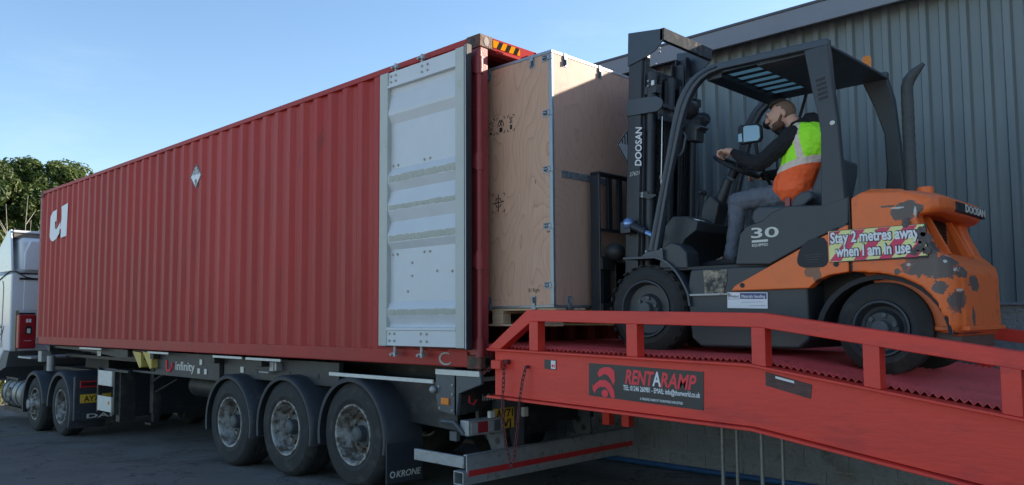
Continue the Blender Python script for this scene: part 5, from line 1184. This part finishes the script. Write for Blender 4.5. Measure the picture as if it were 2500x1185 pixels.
# head: cranium, jaw, brow, nose, ear, lips
q.sph((2.250,1.05,3.135), (.096,.074,.092), 20); q.sph((2.205,1.05,3.110), (.080,.066,.082), 18)
q.sph((2.185,1.05,3.060), (.058,.052,.050), 16); q.sph((2.150,1.05,3.038), (.030,.030,.026), 12)
q.cap((2.136,1.018,3.148),(2.136,1.082,3.148), .017, .017, 6); q.cap((2.126,1.05,3.138), (2.102,1.05,3.098), .009, .013, 5); q.sph((2.112,1.05,3.094), (.013,.017,.010), 10)
q.sph((2.126,1.05,3.066), (.014,.024,.006), 10); q.sph((2.127,1.05,3.054), (.013,.021,.006), 10); q.sph((2.150,1.012,3.108), (.022,.020,.022), 10); q.sph((2.150,1.088,3.108), (.022,.020,.022), 10)
for sg_ in (-1, 1):
    q.sph((2.262,1.05+sg_*.076,3.105), (.020,.010,.032), 12); q.sph((2.262,1.05+sg_*.080,3.122), (.014,.010,.014), 8)
turn(q, HC_, HK, HA, HD)
q.cap((2.29,1.05,3.06), (2.38,1.05,2.93), .054, .066, 6)
# torso and limbs inside the clothing
q.cap((2.44,1.05,2.90), (2.36,1.05,2.50), .09, .10, 8)
q.cap((2.38,.87,2.87), (2.16,.82,2.72), .040, .036, 9); q.cap((2.16,.82,2.72), (1.90,.89,2.830), .034, .025, 9)
q.cap((2.40,1.24,2.87), (2.16,1.28,2.70), .040, .036, 9); q.cap((2.16,1.28,2.70), (1.96,1.20,2.68), .034, .025, 8)
q.cap((2.40,1.0,2.90),(2.38,.87,2.87),.045,.04,5); q.cap((2.40,1.1,2.90),(2.40,1.24,2.87),.045,.04,5)
for s_ in (-1, 1):
    y0 = 1.05+s_*.10; q.cap((2.34,y0,2.48), (1.90,y0+s_*.03,2.46), .06, .05, 10); q.cap((1.90,y0+s_*.03,2.46), (1.83,y0+s_*.03,2.08), .045, .035, 10); q.cap((1.83,y0+s_*.03,2.04),(1.70,y0+s_*.03,2.0),.03,.025,5)
# near hand on the wheel rim: palm, curled fingers, thumb
q.sph((1.835,.905,2.866), (.042,.036,.024), 12); q.cap((1.90,.895,2.842),(1.86,.90,2.860),.027,.027,4)
for i, (dy, ln) in enumerate(((-.030,.036),(-.010,.042),(.010,.040),(.029,.032))):
    a = Vector((1.805,.905+dy,2.874)); b = a+Vector((-ln*.85,0,-.006-.003*i)); c = b+Vector((-.006,0,-.032)); e = c+Vector((.020,0,-.016))
    q.cap(a, b, .0112, .0108, 5); q.cap(b, c, .0104, .0094, 4); q.cap(c, e, .0088, .008, 3)
q.cap((1.855,.945,2.857),(1.825,.958,2.842),.0118,.0105,4); q.cap((1.825,.958,2.842),(1.798,.955,2.828),.010,.009,4)
# far hand
q.sph((1.94,1.19,2.69), (.036,.036,.024), 12)
for i, dy in enumerate((-.028,-.010,.010,.028)):
    a = Vector((1.915,1.19+dy,2.695)); b = a+Vector((-.036,0,-.004)); c = b+Vector((0,0,-.03)); q.cap(a,b,.0105,.010,4); q.cap(b,c,.0095,.0085,4)
q.cap((1.945,1.155,2.685),(1.915,1.145,2.675),.0115,.0095,4)
body = part('body', q, m_skin, d_, remesh=(.005, 3))
q = MB(); q.sph((2.129,1.020,3.122), (.006,.011,.0045), 10); q.sph((2.129,1.080,3.122), (.006,.011,.0045), 10); parts('eye', turn(q, HC_, HK, HA, HD), m_blk, d_, smooth=True)
q = MB(); q.cap((2.124,1.008,3.147),(2.119,1.034,3.142),.0055,.005,5); q.cap((2.119,1.066,3.142),(2.124,1.092,3.147),.005,.0055,5); q2 = q; parts_ok = part('eyebrow', turn(q2, HC_, HK, HA, HD), m_hair, d_, smooth=True)
q = MB(); q.sph((2.190,1.05,3.050), (.060,.0555,.045), 16); q.sph((2.156,1.05,3.026), (.032,.033,.024), 12); q.sph((2.137,1.05,3.078), (.010,.024,.006), 8)
for sg_ in (-1, 1): q.cap((2.205,1.05+sg_*.050,3.055),(2.242,1.05+sg_*.066,3.10),.014,.010,6)
part('beard', turn(q, HC_, HK, HA, HD), mat("beard_brown", (.15,.085,.06), .8, var=.4, scale=120, bump=.5, bscale=150), d_, remesh=(.005, 2))
q = MB(); q.sph((2.270,1.05,3.133), (.084,.0765,.090), 18); q.sph((2.255,1.05,3.165), (.086,.070,.058), 16); part('shaved_sides', turn(q, HC_, HK, HA, HD), m_stub, d_, remesh=(.006, 3))
q = MB()
for yy_ in (-.034, -.012, .012, .034):
    q.cap((2.168,1.05+yy_,3.205), (2.20,1.05+yy_,3.222), .014, .020, 6); q.cap((2.20,1.05+yy_,3.222), (2.275,1.05+yy_*.8,3.222), .022, .018, 7); q.cap((2.275,1.05+yy_*.8,3.222),(2.325,1.05+yy_*.5,3.185),.018,.010,6)
part('hair', turn(q, HC_, HK, HA, HD), m_hair, d_, remesh=(.005, 1))
def rumple(name, seed, amp, size, o):
    t = bpy.data.textures.new(name, 'CLOUDS'); t.noise_scale = size; t.noise_depth = 3
    d = o.modifiers.new("folds", 'DISPLACE'); d.texture = t; d.strength = amp; d.mid_level = .5; d.texture_coords = 'LOCAL'
# hoodie
q = MB()
q.cap((2.44,1.05,2.88), (2.35,1.05,2.50), .135, .130, 9); q.cap((2.44,.965,2.86),(2.35,.975,2.52),.118,.118,8); q.cap((2.44,1.135,2.86),(2.35,1.125,2.52),.118,.118,8)
q.cap((2.50,1.05,2.84),(2.46,1.05,2.62),.11,.11,6)
q.cap((2.40,.95,2.91),(2.385,.88,2.885),.080,.080,4); q.cap((2.42,1.17,2.90),(2.41,1.24,2.875),.08,.08,4)
q.cap((2.385,.862,2.88), (2.26,.825,2.785), .078, .068, 8); q.cap((2.26,.825,2.785), (2.15,.812,2.712), .068, .062, 6); q.cap((2.15,.812,2.712), (2.02,.85,2.765), .062, .052, 7); q.cap((2.02,.85,2.765), (1.905,.89,2.835), .052, .036, 7)
q.cap((2.42,1.245,2.875), (2.16,1.285,2.70), .076, .058, 10); q.cap((2.16,1.285,2.70), (1.985,1.21,2.69), .056, .036, 8)
q.cap((2.45,1.05,3.01),(2.56,1.05,2.93),.078,.062,5); q.cap((2.42,.975,2.975),(2.51,.99,2.93),.056,.05,5); q.cap((2.42,1.125,2.975),(2.51,1.11,2.93),.056,.05,5); q.cap((2.345,.985,2.995),(2.42,.98,3.0),.028,.042,5); q.cap((2.345,1.115,2.995),(2.42,1.12,3.0),.028,.042,5); q.cap((2.275,1.01,2.955),(2.345,.985,2.99),.03,.03,4); q.cap((2.275,1.09,2.955),(2.345,1.115,2.99),.03,.03,4)
q.cap((2.55,1.05,2.95),(2.575,1.05,2.88),.035,.028,4)
rumple('sleeve_folds', 1, .022, .07, part('hoodie', q, m_hood, d_, remesh=(.008, 2)))
# vest: open-sided shell over the hoodie, lime above, band, orange below
q = MB()
q.cap((2.455,1.05,2.865), (2.35,1.05,2.53), .148, .150, 10); q.cap((2.475,.948,2.845),(2.345,.955,2.53),.148,.152,10); q.cap((2.465,1.142,2.84),(2.35,1.135,2.54),.136,.140,10); q.cap((2.52,1.05,2.82),(2.47,1.05,2.62),.122,.122,6)
q.cap((2.41,.935,2.935),(2.48,.91,2.91),.066,.078,5); q.cap((2.42,1.17,2.925),(2.47,1.19,2.90),.066,.072,4)
m_vest = mat("vest_cloth", (.38,.98,.03), .7, var=.08, scale=9, bump=.5, bscale=30)
n, l, b = nodes(m_vest); tc = n.new("ShaderNodeTexCoord"); sp = n.new("ShaderNodeSeparateXYZ"); l.new(tc.outputs["Object"], sp.inputs[0])
wv = n.new("ShaderNodeMath"); wv.operation = 'MULTIPLY_ADD'; l.new(sp.outputs[0], wv.inputs[0]); wv.inputs[1].default_value = -.20; l.new(sp.outputs[2], wv.inputs[2])
rp_ = n.new("ShaderNodeValToRGB"); rp_.color_ramp.interpolation = 'CONSTANT'; e = rp_.color_ramp.elements
e[0].position = 0; e[0].color = (1,.14,.03,1); e[1].position = .012; e[1].color = (1,.14,.03,1)
for pos, c in ((.40, (.74,.60,.50,1)), (.50, (.42,1.0,.03,1))): x = e.new(pos); x.color = c
mr = n.new("ShaderNodeMapRange"); mr.inputs[1].default_value = .02; mr.inputs[2].default_value = .52; l.new(wv.outputs[0], mr.inputs[0]); l.new(mr.outputs[0], rp_.inputs[0]); l.new(rp_.outputs[0], b.inputs["Base Color"])
def strap(n, l):
    tc = n.new("ShaderNodeTexCoord"); sp = n.new("ShaderNodeSeparateXYZ"); l.new(tc.outputs["Object"], sp.inputs[0])
    a = n.new("ShaderNodeMath"); a.operation = 'MULTIPLY_ADD'; l.new(sp.outputs[2], a.inputs[0]); a.inputs[1].default_value = .20; l.new(sp.outputs[0], a.inputs[2])
    d = n.new("ShaderNodeMath"); d.operation = 'SUBTRACT'; l.new(a.outputs[0], d.inputs[0]); d.inputs[1].default_value = .165
    e = n.new("ShaderNodeMath"); e.operation = 'ABSOLUTE'; l.new(d.outputs[0], e.inputs[0])
    r = n.new("ShaderNodeMath"); r.operation = 'LESS_THAN'; l.new(e.outputs[0], r.inputs[0]); r.inputs[1].default_value = .026
    z = n.new("ShaderNodeMath"); z.operation = 'GREATER_THAN'; l.new(sp.outputs[2], z.inputs[0]); z.inputs[1].default_value = .27
    m = n.new("ShaderNodeMath"); m.operation = 'MULTIPLY'; l.new(r.outputs[0], m.inputs[0]); l.new(z.outputs[0], m.inputs[1]); return m.outputs[0]
overlay(m_vest, strap, (.74,.60,.50))
rumple('vest_folds', 2, .030, .085, part('hi_vis_vest', q, m_vest, d_, remesh=(.008, 2)))
# t-shirt hem, trousers, shoes
q = MB(); q.cap((2.36,.99,2.49),(2.42,.99,2.44),.125,.11,4); q.cap((2.36,1.1,2.49),(2.42,1.1,2.44),.125,.11,4); part('shirt_hem', q, mat("shirt_grey_blue", (.30,.34,.40), .8), d_, remesh=(.010, 3))
q = MB()
q.cap((2.37,1.0,2.50),(2.37,1.10,2.50),.112,.112,4); q.cap((2.33,1.0,2.48),(2.33,1.10,2.48),.10,.10,4)
for s_ in (-1, 1):
    y0 = 1.05+s_*.10; y1 = y0+s_*.04
    q.cap((2.34,y0,2.475), (2.12,y1,2.475), .098, .082, 8); q.cap((2.12,y1,2.475), (1.905,y1,2.462), .082, .070, 8)
    q.cap((1.905,y1,2.462), (1.90,y1,2.32), .068, .066, 6); q.cap((1.90,y1,2.32), (1.855,y1,2.10), .064, .052, 9); q.cap((1.855,y1,2.10),(1.845,y1,2.06),.055,.058,3)
rumple('jean_folds', 3, .018, .06, part('jeans', q, m_jean, d_, remesh=(.008, 2)))
for s_ in (-1, 1):
    y1 = 1.05+s_*.14; q = MB(); q.cap((1.865,y1,2.005),(1.70,y1,1.99),.042,.034,8); q.cap((1.86,y1,2.03),(1.80,y1,2.02),.042,.036,5); q.cap((1.70,y1,1.99),(1.62,y1-.01,1.985),.036,.028,5); part('shoe', q, m_shoe, d_, remesh=(.008, 3))

# ------------------------------------------------------------------ trees
def tree(loc, H, W, m, label, seed, n=9000, group=None, leaf=.085, name='broadleaf_tree', base=.18):
    rnd = random.Random(seed); root = thing(name, loc, label, 'tree', group)
    q = MB(); x, y, z = loc
    q.tube([(x,y,z),(x+.1,y,z+H*.3),(x-.05,y+.1,z+H*.6),(x,y,z+H*.85)], [.16*H/8,.13*H/8,.09*H/8,.03*H/8], 8)
    for k in range(9):
        a = rnd.uniform(0, 6.28); h = z+H*rnd.uniform(.25,.6); L = W*rnd.uniform(.5,.85); q.tube([(x,y,h),(x+math.cos(a)*L*.5,y+math.sin(a)*L*.5,h+L*.35),(x+math.cos(a)*L,y+math.sin(a)*L,h+L*.6)], [.06,.04,.015], 6)
    part('trunk', q, m_trunk, root, smooth=True)
    verts = []; faces = []
    clumps = []
    for k in range(int(70*W*W*H/20)+60):
        t = rnd.uniform(base, 1); rr = W*math.sqrt(max(.04, 1-((t-.5)/.52)**2))*rnd.uniform(.35,1.0)**.5; a = rnd.uniform(0, 6.283)
        clumps.append((x+math.cos(a)*rr, y+math.sin(a)*rr, z+H*t+rnd.uniform(-.2,.2)-.3, rnd.uniform(.25,.55)))
    for k in range(n):
        cx, cy, cz, cr = clumps[rnd.randrange(len(clumps))]
        v = Vector((rnd.gauss(0,1), rnd.gauss(0,1), rnd.gauss(0,.75))); v = v.normalized()*cr*rnd.uniform(.45,1.05)**.6
        p = Vector((cx,cy,cz))+v; nrm = (v.normalized()+Vector((rnd.uniform(-.8,.8),rnd.uniform(-.8,.8),rnd.uniform(-.2,1)))).normalized()
        u = nrm.orthogonal().normalized(); u = (Matrix.Rotation(rnd.uniform(0,6.28), 3, nrm) @ u); w3 = nrm.cross(u); s = leaf*rnd.uniform(.6,1.3)
        i = len(verts); p -= Vector(loc); verts += [p-u*s, p-w3*s*.5+nrm*.02, p+u*s, p+w3*s*.5+nrm*.02]; faces.append((i,i+1,i+2,i+3))
    me = bpy.data.meshes.new('crown'); me.from_pydata(verts, [], faces); me.materials.append(m); o = bpy.data.objects.new('crown', me); sc.collection.objects.link(o); o.parent = root
    return root
GT = 'trees beyond the lorry'
tree((-26.5, 1.7, -.79), 8.0, 2.3, m_leaf[1], 'dark green broadleaf tree tallest at the left edge, above the white lorry cab', 1, 80000, GT)
tree((-27.5, 4.4, -.79), 8.2, 2.4, m_leaf[0], 'mid green broadleaf tree between the tallest tree and the container top', 2, 80000, GT)
tree((-29.0, 7.7, -.79), 8.5, 2.7, m_leaf[0], 'yellow-green broadleaf tree just above the far end of the red container', 3, 40000, GT)
tree((-33, -.4, -.79), 9.0, 2.8, m_leaf[1], 'dark tree cut by the left edge of the picture above the lorry roof', 4, 26000, GT)
tree((-35, 4.0, -.79), 8.8, 3.4, m_leaf[1], 'dense dark tree filling the gap behind the other trees', 5, 40000, GT)
tree((-22.5, 1.2, -.79), 5.2, 1.3, m_leaf[2], 'small bright yellow-green tree right behind the white cab roof', 6, 9000, None, .10, 'small_tree', .1)
sp2 = thing('bare_sapling', (-21.2, 1.9, -.79), 'pale bare stems of a sapling rising behind the white cab roof', 'sapling')
q = MB(); rnd = random.Random(5)
for (y0, lean, h) in ((1.75,-.10,5.7),(1.95,.25,6.0),(2.15,.15,5.3)):
    pts = [(-21.2, y0+lean*t*t+.04*math.sin(t*9+y0), -.79+h*t) for t in [i/8 for i in range(9)]]; q.tube(pts, [.022-.018*i/8 for i in range(9)], 6)
    for j in range(4):
        t = rnd.uniform(.6,.9); b0 = (-21.2, y0+lean*t*t, -.79+h*t); q.tube([b0,(b0[0],b0[1]+rnd.choice((-1,1))*.25,b0[2]+.45)], [.012,.004], 5)
part('stem', q, m_palebark, sp2, smooth=True)
